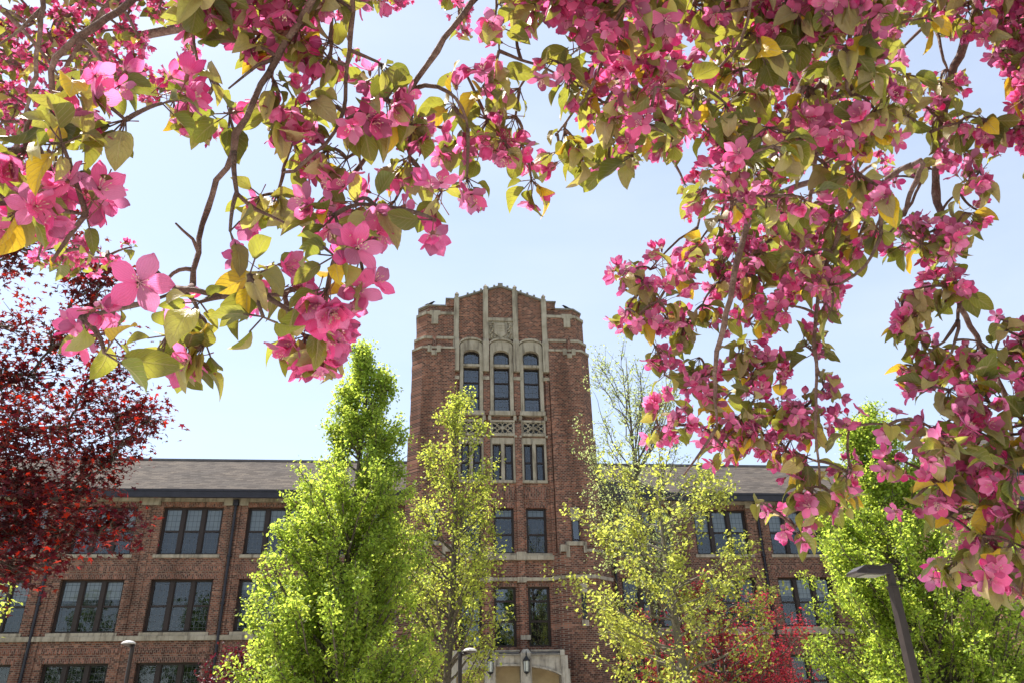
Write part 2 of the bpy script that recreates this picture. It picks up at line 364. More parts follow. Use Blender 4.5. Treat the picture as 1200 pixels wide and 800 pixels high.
# ---------------------------------------------------------------- ground
g = MB(); g.add([(-400, -400, 0), (400, -400, 0), (400, 400, 0), (-400, 400, 0)], [(0, 1, 2, 3)])
tag(g.build('ground', M['grass']), kind='structure')
g = MB()
g.box(-34, 38, -12, 34.5, -.05, .02); g.box(1.6, 5.9, 34.5, 37.2, -.05, .02)  # unseen pale paving, spread wide to bounce sunlight onto facade and blossom
tag(g.build('path', M['concrete']), kind='structure')
g = MB()
for x, y in ((-2.15, 22), (.45, 28), (7.45, 24), (7.3, 26.5), (12.5, 20), (-12.0, 20), (9.5, 26.8), (-5.7, 28.6), (-8.6, 6.4), (2.3, -1.3)):
    g.add([(x + 1.1 * math.cos(a), y + 1.1 * math.sin(a), .026 + (.004 if y == 26.5 else 0)) for a in np.linspace(0, 2 * math.pi, 20, endpoint=False)], [tuple(range(20))])
tag(g.build('lawn', M['grass']), kind='structure')

# ---------------------------------------------------------------- school building
BY = 42.0
bld = tag(empty('school_building', (3.77, BY, 0)), 'long red brick school building with a tall central tower and grey shingle roofs', 'building')
OFF = np.array([3.77, BY, 0])

def bpart(mb, name, mats, parent=None, smooth=False):
    """world-space part hung under the building"""
    for i in range(len(mb.v)): mb.v[i] = mb.v[i] - OFF
    return mb.build(name, mats, parent or bld, smooth)

def holed(mb, x0, x1, z0, z1, y, holes, depth, mi=0):
    xs = sorted({x0, x1, *[h[0] for h in holes], *[h[1] for h in holes]}); zs = sorted({z0, z1, *[h[2] for h in holes], *[h[3] for h in holes]})
    for a, b in zip(xs, xs[1:]):
        for c, d in zip(zs, zs[1:]):
            mx, mz = (a + b) / 2, (c + d) / 2
            if any(h[0] < mx < h[1] and h[2] < mz < h[3] for h in holes): continue
            mb.add([(a, y, c), (b, y, c), (b, y, d), (a, y, d)], [(0, 1, 2, 3)], mi)
    for h in holes:
        a, b, c, d = h; e = y + depth
        mb.add([(a, y, c), (a, e, c), (a, e, d), (a, y, d)], [(0, 1, 2, 3)], mi)
        mb.add([(b, y, c), (b, y, d), (b, e, d), (b, e, c)], [(0, 1, 2, 3)], mi)
        mb.add([(a, y, c), (b, y, c), (b, e, c), (a, e, c)], [(0, 1, 2, 3)], mi)
        mb.add([(a, y, d), (a, e, d), (b, e, d), (b, y, d)], [(0, 1, 2, 3)], mi)

rw = random.Random(5)
def sash_window(cx, y, z0, z1, w, nsash, rails, blind=None, fw=.09, mull=.2, glass='glass', sill=True, sillh=.16, depth=.22, arch=0):
    """rails: heights (0..1) of horizontal bars. The frame is the part; glass, blind and sill hang from it."""
    x0, x1 = cx - w / 2, cx + w / 2; yf = y + depth
    f = MB()
    f.box(x0, x0 + fw, yf, yf + .14, z0, z1); f.box(x1 - fw, x1, yf, yf + .14, z0, z1)
    f.box(x0 + fw, x1 - fw, yf, yf + .14, z0, z0 + fw * 1.2); f.box(x0 + fw, x1 - fw, yf, yf + .14, z1 - fw, z1)
    sw = (w - 2 * fw - (nsash - 1) * mull) / nsash; H = z1 - z0
    gl = MB()
    for i in range(nsash):
        a = x0 + fw + i * (sw + mull); b = a + sw
        if i < nsash - 1: f.box(b, b + mull, yf - .02, yf + .14, z0 + fw * 1.2, z1 - fw)
        f.box(a, a + .045, yf + .03, yf + .12, z0 + fw, z1 - fw); f.box(b - .045, b, yf + .03, yf + .12, z0 + fw, z1 - fw)
        for r in rails: f.box(a + .045, b - .045, yf + .01, yf + .12, z0 + r * H - .045, z0 + r * H + .045)
        lv = [z0 + fw] + [z0 + r * H for r in rails] + [z1 - fw]
        for k, (c, d) in enumerate(zip(lv, lv[1:])):
            yy = yf + (.09 if k % 2 else .07); t = rw.uniform(-.004, .004)
            gl.add([(a + .03, yy + t, c), (b - .03, yy - t, c), (b - .03, yy - t, d), (a + .03, yy + t, d)], [(0, 1, 2, 3)])
    w_ = bpart(f, 'window', M['frame'])
    bpart(gl, 'glass', M[glass], w_).location = (0, 0, 0)
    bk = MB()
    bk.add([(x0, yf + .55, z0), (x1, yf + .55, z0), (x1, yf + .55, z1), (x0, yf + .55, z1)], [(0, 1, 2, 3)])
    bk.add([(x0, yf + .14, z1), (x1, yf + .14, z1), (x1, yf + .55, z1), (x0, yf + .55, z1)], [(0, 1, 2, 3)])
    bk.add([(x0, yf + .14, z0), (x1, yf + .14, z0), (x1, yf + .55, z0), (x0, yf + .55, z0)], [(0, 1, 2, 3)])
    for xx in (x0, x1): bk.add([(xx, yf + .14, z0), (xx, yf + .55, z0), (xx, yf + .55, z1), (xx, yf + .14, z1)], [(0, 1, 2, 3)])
    bpart(bk, 'unlit_room_backing', M['room'], w_)  # near-black backing: the unlit room's darkness is put into its colour
    if blind:
        bl = MB()
        for i in range(nsash):
            a = x0 + fw + i * (sw + mull); b = a + sw
            h = blind * rw.choice([1, 1, .93, 1.05]) * H
            bl.box(a + .03, b - .03, yf + .18, yf + .19, z1 - fw - h, z1 - fw)
        bpart(bl, 'blind', M['blind'], w_)
    if sill:
        s = MB(); s.box(x0 - .12, x1 + .12, y - .07, yf + .02, z0 - sillh, z0 - .002)
        bpart(s, 'sill', M['stone'], w_)
    return w_

ROWS = [(10.42, 12.86, .35), (6.72, 9.22, 0), (2.9, 5.36, 0)]
PIPES_L = [-10.03, -18.63, -27.2]; PIPES_R = [17.93, 26.5]
WL = [-3.62, -7.92, -12.15, -16.4, -20.75, -25.0, -29.3]
WR = [11.55, 15.83, 20.03, 24.3, 28.6]
XL, XR = -33.0, 30.9

def wing(x0, x1, centres, pipes):
    holes = [(c - 1.5, c + 1.5, z0, z1) for c in centres for z0, z1, _ in ROWS]
    w = MB(); holed(w, x0, x1, 0, 13.4, BY, holes, .36)
    bpart(w, 'wing_wall', M['brick'])
    w = MB(); w.box(x0, x1, BY + 14, BY + 14.3, 0, 13.4); bpart(w, 'rear_wall', M['brick'])
    # brick trim: soldier courses over the windows, thin proud pilaster lines beside them
    s = MB()
    for c in centres:
        for z0, z1, _ in ROWS: s = MB(); s.box(c - 1.62, c + 1.62, BY - .012, BY + .03, z1 + .003, z1 + .24); bpart(s, 'soldier_course', M['soldier'])
    for z in (9.62, 5.80): s = MB(); s.box(x0 + .01, x1 - .01, BY - .02, BY + .03, z, z + .22); bpart(s, 'brick_band', M['soldier'])
    p = MB()
    for c in centres:
        for sx in (-1.92, 1.92): p.box(c + sx - .06, c + sx + .06, BY - .05, BY + .03, .9, 12.93)
    bpart(p, 'brick_pilaster', M['brick'])
    st = MB()
    st.box(x0, x1, BY - .10, BY + .03, 13.12, 13.30)
    edges = sorted([(a + b) / 2 for a, b in zip(centres, centres[1:])])
    for e in edges:
        isp = any(abs(e - q) < .5 for q in pipes)
        if isp:
            st.box(e - .62, e - .17, BY - .13, BY + .03, 12.92, 13.30); st.box(e + .17, e + .62, BY - .13, BY + .03, 12.92, 13.30)
        else: st.box(e - .48, e + .48, BY - .13, BY + .03, 12.92, 13.30)
    bpart(st, 'stone_frieze', M['stone'])
    b = MB(); b.box(x0, x1, BY - .12, BY + .03, 6.34, 6.555); bpart(b, 'stone_belt_course', M['stone'])
    b = MB(); b.box(x0, x1, BY - .12, BY + .03, .6, .95); bpart(b, 'stone_plinth', M['stone'])
    for c in centres:
        for k, (z0, z1, bl) in enumerate(ROWS):
            sash_window(c, BY, z0, z1, 3.0, 3, [.5], blind=(.42 + .06 * rw.random()) if k == 0 else (rw.choice([0, .15, .35, .5]) if k == 1 else 0), glass='glass')

wing(XL, -1.0, WL, PIPES_L); wing(8.6, XR, WR, PIPES_R)

def pipe(x, y=BY):
    p = MB(); p.tube([(x, y - .11, .3), (x, y - .11, 12.95)], .07, 8)
    p.box(x - .13, x + .13, y - .24, y - .02, 12.9, 13.2)
    for z in (2, 4.4, 8, 10.3): p.box(x - .1, x + .1, y - .19, y - .001, z, z + .06)
    bpart(p, 'downpipe', M['gutter'])
for x in PIPES_L + PIPES_R: pipe(x)
pipe(9.75)

def roof(x0, x1, yf=BY):
    r = MB(); e = yf - .62
    r.front([(x0, 0), (x1, 0), (x1, .1), (x0, .1)], 0, 0.01) if False else None
    A = [(x0, e, 13.50), (x1, e, 13.50), (x1, yf + 7, 17.62), (x0, yf + 7, 17.62), (x1, yf + 14.6, 13.5), (x0, yf + 14.6, 13.5)]
    B = [(a, b, c - .12) for a, b, c in A]
    r.add(A + B, [(0, 1, 2, 3), (3, 2, 4, 5), (7, 6, 9, 8), (8, 9, 11, 10), (0, 3, 9, 6), (3, 5, 11, 9), (1, 7, 8, 2), (2, 8, 10, 4), (0, 6, 7, 1), (5, 4, 10, 11)])
    o = bpart(r, 'roof', M['roof'])
    q = MB(); q.box(x0, x1, yf + 6.85, yf + 7.15, 17.56, 17.70); bpart(q, 'ridge_cap', M['lead'], o)
    q = MB(); q.box(x0, x1, e - .14, e + .02, 13.16, 13.56); q.box(x0, x1, e - .18, e - .13, 13.47, 13.58); q.box(x0, x1, e + .02, yf + .2, 13.302, 13.37)
    bpart(q, 'gutter', M['gutter'], o)
roof(XL, -1.0); roof(8.6, 31.2)

# right end pavilion, nearer than the wing
PY = 34.2
pv = MB(); ph = [(27.6, 29.6, z0, z1) for z0, z1, _ in ROWS]
holed(pv, 25.6, 38, 0, 13.4, PY, ph, .3); pv.add([(25.6, PY, 0), (25.6, PY, 13.4), (25.6, 56, 13.4), (25.6, 56, 0)], [(0, 1, 2, 3)])
pv.add([(38, PY, 0), (38, 56, 0), (38, 56, 13.4), (38, PY, 13.4)], [(0, 1, 2, 3)])
pv.add([(38, 56, 0), (25.6, 56, 0), (25.6, 56, 13.4), (38, 56, 13.4)], [(0, 1, 2, 3)])
bpart(pv, 'pavilion_wall', M['brick'])
for z0, z1, _ in ROWS: sash_window(28.6, PY, z0, z1, 2.0, 2, [.5])
q = MB(); q.box(25.5, 38, PY - .12, PY + .02, 6.34, 6.55); bpart(q, 'stone_belt_course', M['stone'])
q = MB(); q.box(24.95, 38.6, PY - .7, PY - .55, 13.16, 13.56); q.box(24.95, 25.1, PY - .55, 41.1, 13.16, 13.56); q.box(25.1, 38.6, PY - .55, PY + .1, 13.3, 13.36); q.box(25.1, 25.7, PY + .1, 41.1, 13.3, 13.36)
bpart(q, 'gutter', M['gutter'])
q = MB(); q.add([(25, PY - .6, 13.5), (38.6, PY - .6, 13.5), (38.6, 56.5, 13.5), (25, 56.5, 13.5), (31.8, 42, 17.6), (31.8, 50, 17.6)], [(0, 1, 4), (1, 2, 5, 4), (2, 3, 5), (3, 0, 4, 5), (3, 2, 1, 0)])
bpart(q, 'roof', M['roof'])

# ---- tower
TY = 40.0; CX = 3.77
BX = [2.07, 3.735, 5.40]                      # the three window bays
def corner(mb, side, z0, z1, d, ch=.55, mi=0, inner=2.62, back=46.0, ztop=None):
    xo = CX + side * (4.72 + d); xi = CX + side * inner; yf = TY - d
    plan = [(xi, yf), (xi, back), (xo, back), (xo, yf + ch), (xo - side * ch, yf)]
    if side > 0: plan = plan[::-1]
    mb.prism(plan, z0, z1, mi)
tw = MB()
lv = [(0, 16.2, .32), (16.2, 21.24, .25), (21.24, 21.88, .15), (21.88, 23.46, .08), (23.46, 24.0, -.02)]
for sd in (-1, 1):
    for z0, z1, d in lv: corner(tw, sd, z0, z1, d)
    xs = CX + sd * 2.62, CX + sd * 3.14
    tw.box(min(xs), max(xs), TY - .0805, TY + .5, 24.0, 24.42)
yc = TY + .02
holes = []
for b in BX:
    holes += [(b - .64, b + .64, 17.36, 21.75), (b - .66, b + .66, 13.66, 16.13), (b - .52, b + .52, 10.05, 12.36), (b - .54, b + .54, 5.68, 8.45)]
holed(tw, CX - 2.62, CX + 2.62, 0, 24.0, yc, holes, .3)
gab = [(CX - 2.62, 24.0), (CX + 2.62, 24.0), (CX + 2.62, 24.42), (CX + 2.3, 24.55), (4.55, 25.10), (3.74, 25.38), (2.90, 25.10), (CX - 2.3, 24.55), (CX - 2.62, 24.42)]
tw.front(gab, yc, yc + .5)
tw.box(CX - 4.6, CX + 4.6, 46.001, 46.3, 0, 23.9); tw.box(CX - 2.615, CX + 2.615, 40.53, 45.999, 23.3, 23.5)
bpart(tw, 'tower_wall', M['tbrick'])
# dogtooth brick panels over and under windows
for b in BX:
    sp = MB(); sp.box(b - .58, b + .58, yc - .025, yc + .02, 12.363, 12.62); bpart(sp, 'soldier_course', M['soldier'])
    sp = MB(); sp.box(b - .60, b + .60, yc - .02, yc + .02, 12.80, 13.45); bpart(sp, 'brick_panel', M['soldier'])
    sp = MB(); sp.box(b - .58, b + .58, yc - .025, yc + .02, 8.453, 8.60); bpart(sp, 'soldier_course', M['soldier'])
pz = MB()                                   # brick piers between the bays
for x in (2.90, 4.57):
    pz.box(x - .17, x + .17, yc - .13, yc + .02, 5.5, 16.9)
    pz.box(x - .17, x + .17, yc - .131, yc + .02, 17.4, 19.75)
for x in (1.22, 6.25): pz.box(x - .10, x + .10, yc - .13, yc + .02, 9.95, 19.75)
bpart(pz, 'brick_pier', M['tbrick'])

def ring(mb, side, z0, z1, d, ch=.55, inner=2.62):
    corner(mb, side, z0, z1, d, ch, inner=inner)
# stone string courses on the corners with drop keys
for z, d, key in ((23.42, .13, 'T'), (21.84, .20, 'N'), (21.20, .30, 'U')):
    for sd in (-1, 1):
        s = MB(); kx = CX + sd * 3.78
        if key == 'T':
            ring(s, sd, z, z + .16, d); s.box(kx - .30, kx + .30, TY - d - .03, TY, z - .06, z + .22); s.box(kx - .19, kx + .19, TY - d - .03, TY, z - .62, z - .06)
        elif key == 'N': ring(s, sd, z, z + .15, d)
        else:
            ring(s, sd, z, z + .13, d); s.box(kx - .36, kx - .14, TY - d - .04, TY, z - .22, z + .16); s.box(kx + .14, kx + .36, TY - d - .04, TY, z - .22, z + .16); s.box(kx - .14, kx + .14, TY - d - .04, TY, z - .40, z - .14)
        bpart(s, 'stone_string_course', M['stone'])
    for sd in (-1, 1):
        if key == 'N':
            s = MB(); kx = CX + sd * 3.78; s.box(kx - .10, kx + .10, TY - .27, TY, z - .55, z + .22); bpart(s, 'brick_key', M['soldier'])
# parapet copings
for sd in (-1, 1):
    s = MB(); corner(s, sd, 24.002, 24.09, .04, inner=3.15); bpart(s, 'coping', M['coping'])
    s = MB(); a, b = sorted((CX + sd * 2.60, CX + sd * 3.20)); s.box(a, b, TY - .13, TY + .55, 24.422, 24.50); bpart(s, 'coping', M['coping'])
s = MB()
top = [(CX - 2.62, 24.46), (CX - 2.3, 24.56), (2.90, 25.12), (3.74, 25.40), (4.55, 25.12), (CX + 2.3, 24.56), (CX + 2.62, 24.46)]
s.front(top + [(x, z + .09) for x, z in top[::-1]], TY - .10, TY + .58)
for t in np.linspace(0.08, .92, 11):       # small crockets along the gable
    x = CX - 2.3 + 4.6 * t; z = np.interp(x, [p[0] for p in top], [p[1] for p in top]) + .09
    s.box(x - .06, x + .06, TY - .12, TY + .05, z - .02, z + .10)
s.prism([(3.6, TY - .13), (3.88, TY - .13), (3.88, TY + .1), (3.6, TY + .1)], 25.46, 25.60)
bpart(s, 'gable_coping', M['coping'])
# stone strips
for x, ztop in ((1.21, 24.58), (2.865, 25.15), (4.575, 25.15), (6.24, 24.58)):
    s = MB(); w = .145
    s.box(x - w, x + w, yc - .17, yc + .02, 21.75, ztop)
    s.box(x - w - .03, x + w + .03, yc - .22, yc + .02, 19.95, 21.75)
    s.prism([(x - w - .03, yc - .22), (x + w + .03, yc - .22), (x + w + .03, yc), (x - w - .03, yc)], 21.75, 21.95, top=[(x - w, yc - .171), (x + w, yc - .171), (x + w, yc), (x - w, yc)])
    s.box(x - .09, x + .09, yc - .19, yc + .15, ztop, ztop + .16)
    s.prism([(x - .12, yc - .22), (x + .12, yc - .22), (x + .12, yc + .05), (x - .12, yc + .05)], ztop + .16, ztop + .36, top=[(x - .02, yc - .1), (x + .02, yc - .1), (x + .02, yc - .06), (x - .02, yc - .06)])
    s.box(x - .19, x + .19, yc - .17, yc + .02, 19.44, 19.64)
    bpart(s, 'stone_strip', M['stone'])
# carved crest panel
s = MB(); s.box(3.02, 4.42, yc - .06, yc + .02, 21.98, 23.1); s.box(3.02, 4.42, yc - .15, yc + .02, 23.1, 23.30)
s.front([(3.36, 22.95), (3.36, 22.3), (3.72, 22.02), (4.08, 22.3), (4.08, 22.95)][::-1], yc - .14, yc - .06)
cr = random.Random(3)
for sd in (-1, 1):
    for k in range(7):
        a = k * .16; x = 3.72 + sd * (.50 + .07 * math.sin(k * 1.7)); z = 22.12 + a * .85
        s.tube([(x - .05, yc - .11, z), (x, yc - .14, z + .07), (x + .06, yc - .10, z + .02)], [.05, .06, .03], 6)
for z in (22.45, 22.62, 22.79): s.box(3.44, 4.0, yc - .16, yc - .14, z, z + .035)
for k in range(6): s.tube([(3.15 + k * .2, yc - .1, 22.05), (3.22 + k * .2, yc - .12, 22.10)], .05, 6)
bpart(s, 'carved_crest', M['stone'])

def arc(cx, hw, zs, rise, n=12):
    """points of a low arch from left to right"""
    return [(cx + hw * math.cos(t), zs + rise * math.sin(t)) for t in np.linspace(math.pi, 0, n)]

for b in BX:
    # arched stone surround (opening .45 half wide, spring 20.95)
    s = MB(); o = 1; out = arc(b, .64, 21.52, .34); inn = arc(b, .45, 20.98, .30)
    y0, y1 = yc - .10, yc + .26
    for i in range(len(out) - 1):
        s.front([inn[i], inn[i + 1], out[i + 1], out[i]], y0, y1)
    s.box(b - .64, b - .45, y0, y1, 17.36, 20.98); s.box(b + .45, b + .64, y0, y1, 17.36, 20.98)
    s.front([(b - .64, 20.98), inn[0], (b - .64, 21.52)], y0, y1) ; s.front([(b + .64, 21.52), inn[-1], (b + .64, 20.98)], y0, y1)
    hood = arc(b, .68, 21.54, .36); hood2 = arc(b, .68, 21.63, .39)
    for i in range(len(hood) - 1): s.front([hood[i], hood[i + 1], hood2[i + 1], hood2[i]], y0 - .08, y0 + .1)
    s.box(b - .45, b + .45, y0 + .02, y1, 20.27, 20.41)
    bpart(s, 'stone_arch', M['stone'])
    s = MB(); s.box(b - .70, b + .70, y0 - .12, yc + .3, 17.36, 17.60); s.box(b - .76, b - .60, y0 - .05, yc + .02, 17.10, 17.36); s.box(b + .60, b + .76, y0 - .05, yc + .02, 17.10, 17.36)
    bpart(s, 'sill', M['stone'])
    # window: four lights, arched head
    f = MB(); yf = yc + .16; hd = arc(b, .45, 20.98, .30); hi = arc(b, .39, 20.96, .26)
    for i in range(len(hd) - 1): f.front([hi[i], hi[i + 1], hd[i + 1], hd[i]], yf, yf + .1)
    f.box(b - .45, b - .385, yf, yf + .1, 17.6, 20.98); f.box(b + .385, b + .45, yf, yf + .1, 17.6, 20.98)
    for z, h in ((17.6, .10), (18.44, .08), (19.33, .08), (20.19, .08), (20.41, .08)): f.box(b - .385, b + .385, yf, yf + .1, z, z + h)
    wo = bpart(f, 'window', M['frame'])
    gl = MB(); gl.front([(b - .385, 17.65), (b + .385, 17.65)] + [(x, z) for x, z in hi[::-1]], yf + .06, yf + .07)
    bpart(gl, 'glass', M['glass'], wo)
    q = MB(); q.box(b - .6, b + .6, yc + .9, yc + .92, 17.3, 21.5); bpart(q, 'unlit_room_backing', M['room'], wo)
    # tracery panel
    s = MB(); y0 = yc - .10
    s.box(b - .66, b + .66, y0, yc + .1, 17.102, 17.22) if False else None
    s.box(b - .66, b + .66, y0 - .03, yc + .02, 16.99, 17.10); s.box(b - .66, b + .66, y0 - .03, yc + .02, 16.22, 16.36)
    s.box(b - .66, b - .56, y0, yc + .02, 16.36, 16.99); s.box(b + .56, b + .66, y0, yc + .02, 16.36, 16.99)
    s.box(b - .76, b - .62, y0 - .05, yc + .02, 16.13, 16.24); s.box(b + .62, b + .76, y0 - .05, yc + .02, 16.13, 16.24)
    zc = 16.675
    for cx in (b - .42, b - .14, b + .14, b + .42):
        for cz in (zc - .155, zc + .155):
            ang = np.linspace(0, 2 * math.pi, 13)
            s.tube([(cx + .125 * math.cos(a), y0 + .04, cz + .14 * math.sin(a)) for a in ang], .024, 4, cap=False)
    for a in (-1, 1): s.tube([(b - .54, y0 + .03, zc - .3 * a), (b, y0 + .03, zc + .02), (b + .54, y0 + .03, zc - .3 * a)], .026, 4)
    s.lathe([(.0, 0), (.11, 0)], 0, 0, 4) if False else None
    s.front([(b - .13, zc), (b, zc - .13), (b + .13, zc), (b, zc + .13)], y0 - .01, y0 + .06)
    bpart(s, 'stone_tracery', M['stone'])
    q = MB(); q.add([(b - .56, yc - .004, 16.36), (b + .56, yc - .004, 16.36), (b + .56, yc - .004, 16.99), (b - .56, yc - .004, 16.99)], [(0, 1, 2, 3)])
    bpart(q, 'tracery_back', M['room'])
    # stone framed pair of narrow lights
    s = MB()
    s.box(b - .66, b + .66, yc - .05, yc + .25, 15.80, 16.13); s.box(b - .66, b + .66, yc - .10, yc + .25, 13.66, 13.80)
    for a, c in ((-.66, -.55), (-.09, .09), (.55, .66)): s.box(b + a, b + c, yc - .05, yc + .25, 13.80, 15.80)
    bpart(s, 'stone_window_surround', M['stone'])
    for sx in (-.32, .32): sash_window(b + sx, yc - .02, 13.80, 15.80, .46, 1, [.5], fw=.05, sill=False, depth=.12, glass='glass')
    sash_window(b, yc, 10.05, 12.36, 1.04, 1, [.42, .80], fw=.07, sill=False, depth=.14, blind=.2)
    sash_window(b, yc, 5.68, 8.45, 1.08, 1, [.42, .76], fw=.08, sill=False, depth=.14, glass='clear')
s = MB(); s.box(1.0, 6.45, yc - .16, yc + .02, 9.72, 9.94); s.box(1.2, 6.2, yc - .10, yc + .02, 9.94, 10.045)
for x in (2.90, 4.57): s.box(x - .24, x + .24, yc - .22, yc + .02, 9.70, 10.10)
bpart(s, 'stone_sill_band', M['stone'])
s = MB(); s.box(1.0, 6.6, yc - .17, yc + .02, 8.70, 8.86)
for x in (2.90, 4.57): s.box(x - .22, x + .22, yc - .22, yc + .02, 8.62, 8.88)
bpart(s, 'stone_string_course', M['stone'])
s = MB(); s.box(4.43, 4.92, yc - .16, yc + .02, 5.98, 6.19); bpart(s, 'stone_plaque', M['stone'])

# lower stair turrets that flank the entrance, topped by a stepped stone coping
def turret(sd):
    X = lambda a: CX + sd * a
    yf = 39.35
    plan = [(X(2.35), TY + .02), (X(2.62), yf + .25), (X(3.05), yf), (X(4.35), yf), (X(5.35), yf + .9), (X(5.35), BY)]
    if sd < 0: plan = plan[::-1]
    t = MB(); t.prism(plan, 0, 10.0)
    a, b = sorted((X(2.75), X(3.95))); t.box(a, b, yf + .002, TY, 10.0, 10.30)
    o = bpart(t, 'stair_turret', M['brick'])
    c = MB(); big = [(X(2.25), TY), (X(2.55), yf + .18), (X(3.0), yf - .09), (X(4.38), yf - .09), (X(5.44), yf + .86), (X(5.44), BY - .2)]
    if sd < 0: big = big[::-1]
    c.prism(big, 8.72, 8.88)
    a, b = sorted((X(2.70), X(3.02))); c.box(a, b, yf - .08, yf + .5, 10.0, 10.34)
    a, b = sorted((X(3.0), X(3.9))); c.box(a, b, yf - .08, yf + .5, 10.30, 10.50)
    a, b = sorted((X(3.86), X(4.02))); c.box(a, b, yf - .08, yf + .5, 9.95, 10.48)
    a, b = sorted((X(2.98), X(3.16))); c.box(a, b, yf - .06, yf + .2, 9.72, 10.30)
    a, b = sorted((X(4.0), X(5.36))); c.prism([p for p in ([(X(4.0), yf - .05), (X(4.37), yf - .05), (X(5.4), yf + .88), (X(5.4), BY - .1), (X(4.0), BY - .1)] if sd > 0 else [(X(4.0), yf - .05), (X(4.37), yf - .05), (X(5.4), yf + .88), (X(5.4), BY - .1), (X(4.0), BY - .1)][::-1])], 10.002, 10.14)
    bpart(c, 'stone_coping', M['stone'], o)
    # slit windows with stone heads
    w = MB(); x = X(3.73); w.box(x - .12, x + .12, yf - .004, yf + .1, 6.82, 8.04); wo = bpart(w, 'slit_window', M['room'])
    h = MB(); h.box(x - .18, x + .18, yf - .05, yf + .1, 8.045, 8.47); bpart(h, 'stone_head', M['stone'], wo)
    h = MB(); h.box(x - .16, x + .16, yf - .08, yf + .1, 6.5, 6.78); bpart(h, 'sill', M['stone'], wo)
    y2 = TY - .32; x = X(3.57)
    w = MB(); w.box(x - .20, x + .20, y2 - .03, y2 + .1, 10.4, 11.63); w.box(x - .20, x - .14, y2 - .06, y2, 10.4, 11.63); w.box(x + .14, x + .20, y2 - .06, y2, 10.4, 11.63); w.box(x - .14, x + .14, y2 - .06, y2, 10.62, 10.68)
    wo = bpart(w, 'slit_window', M['frame'])
    g2 = MB(); g2.add([(x - .14, y2 - .035, 10.45), (x + .14, y2 - .035, 10.45), (x + .14, y2 - .035, 11.6), (x - .14, y2 - .035, 11.6)], [(0, 1, 2, 3)]); bpart(g2, 'glass', M['clear'], wo)
    h = MB(); h.box(x - .22, x + .22, y2 - .07, y2 + .1, 11.635, 12.3); bpart(h, 'stone_head', M['stone'], wo)
turret(1); turret(-1)

# stone quoin blocks let into the tower edges
s = MB()
for z in (20.1, 18.5, 17.2, 15.9):
    for sd in (-1, 1):
        xo = CX + sd * (4.72 + (.25 if z > 16.2 else .32)); a, b = sorted((xo - sd * .1, xo + sd * .02)); s.box(a, b, TY + .42, TY + .8, z, z + .28)
bpart(s, 'quoin_stones', M['stone'])

# ---- entrance porch
py = 38.3
arch = lambda x: 4.05 + .69 * math.sqrt(max(0, 1 - ((x - 3.70) / 2.55) ** 2))
p = MB(); xs = np.linspace(1.34, 6.06, 33)
for a, b in zip(xs, xs[1:]): p.front([(a, arch(a)), (b, arch(b)), (b, 5.14), (a, 5.14)], py, py + .5)
p.box(1.02, 1.34, py - .06, 39.4, 0, 5.12); p.box(6.06, 6.38, py - .06, 39.4, 0, 5.12)
p.box(1.16, 1.36, py - .10, 39.4, 5.12, 5.36); p.box(6.04, 6.24, py - .10, 39.4, 5.12, 5.36)
p.box(.94, 1.10, py - .02, 39.3, 0, 4.55); p.box(6.30, 6.46, py - .02, 39.3, 0, 4.55)
po = bpart(p, 'entrance_porch', M['pstone'])
p = MB()
for a, b in ((1.36, 2.60), (3.08, 4.22), (4.70, 6.04)):
    p.front([(a, 5.142), (b, 5.142), (b, 5.20), (a, 5.20)], py - .10, 39.4)
    p.add([(a, py - .08, 5.20), (b, py - .08, 5.20), (b, 39.3, 5.42), (a, 39.3, 5.42)], [(0, 1, 2, 3)])
    p.box(a, b, py - .04, py + .2, 5.30, 5.38)
bpart(p, 'porch_coping', M['coping'], po)
for x in (2.84, 4.46):
    p = MB(); p.box(x - .24, x + .24, py - .24, py + .4, 0, 5.22)
    p.prism([(x - .24, py - .24), (x + .24, py - .24), (x + .24, py + .4), (x - .24, py + .4)], 5.22, 5.40, top=[(x - .12, py - .10), (x + .12, py - .10), (x + .12, py + .3), (x - .12, py + .3)])
    p.box(x - .19, x + .19, py - .28, py - .24, 3.4, 5.0)
    bpart(p, 'porch_pier', M['pstone'], po)
p = MB()
for k, (dz, dy) in enumerate(((.02, -.05), (.10, .12))):
    for a, b in zip(xs, xs[1:]): p.front([(a, arch(a) - .06 + dz), (b, arch(b) - .06 + dz), (b, arch(b) + .015 + dz), (a, arch(a) + .015 + dz)], py + dy - .02, py + dy + .06) if k == 0 else None
bpart(p, 'arch_moulding', M['pstone'], po)
p = MB(); p.box(1.345, 6.055, 39.0, 39.33, 3.1, 4.9)
bpart(p, 'porch_back', M['tanstone'], po)
p = MB()
for x in (1.95, 3.68, 5.4): p.box(x - .55, x + .55, 39.1, 39.3, .35, 3.1)
bpart(p, 'door', M['door'], po)
p = MB(); p.box(.6, 6.8, 36.9, 38.0, 0, .16); p.box(.8, 6.6, 37.3, 39.0, .161, .34); bpart(p, 'steps', M['concrete'], po)

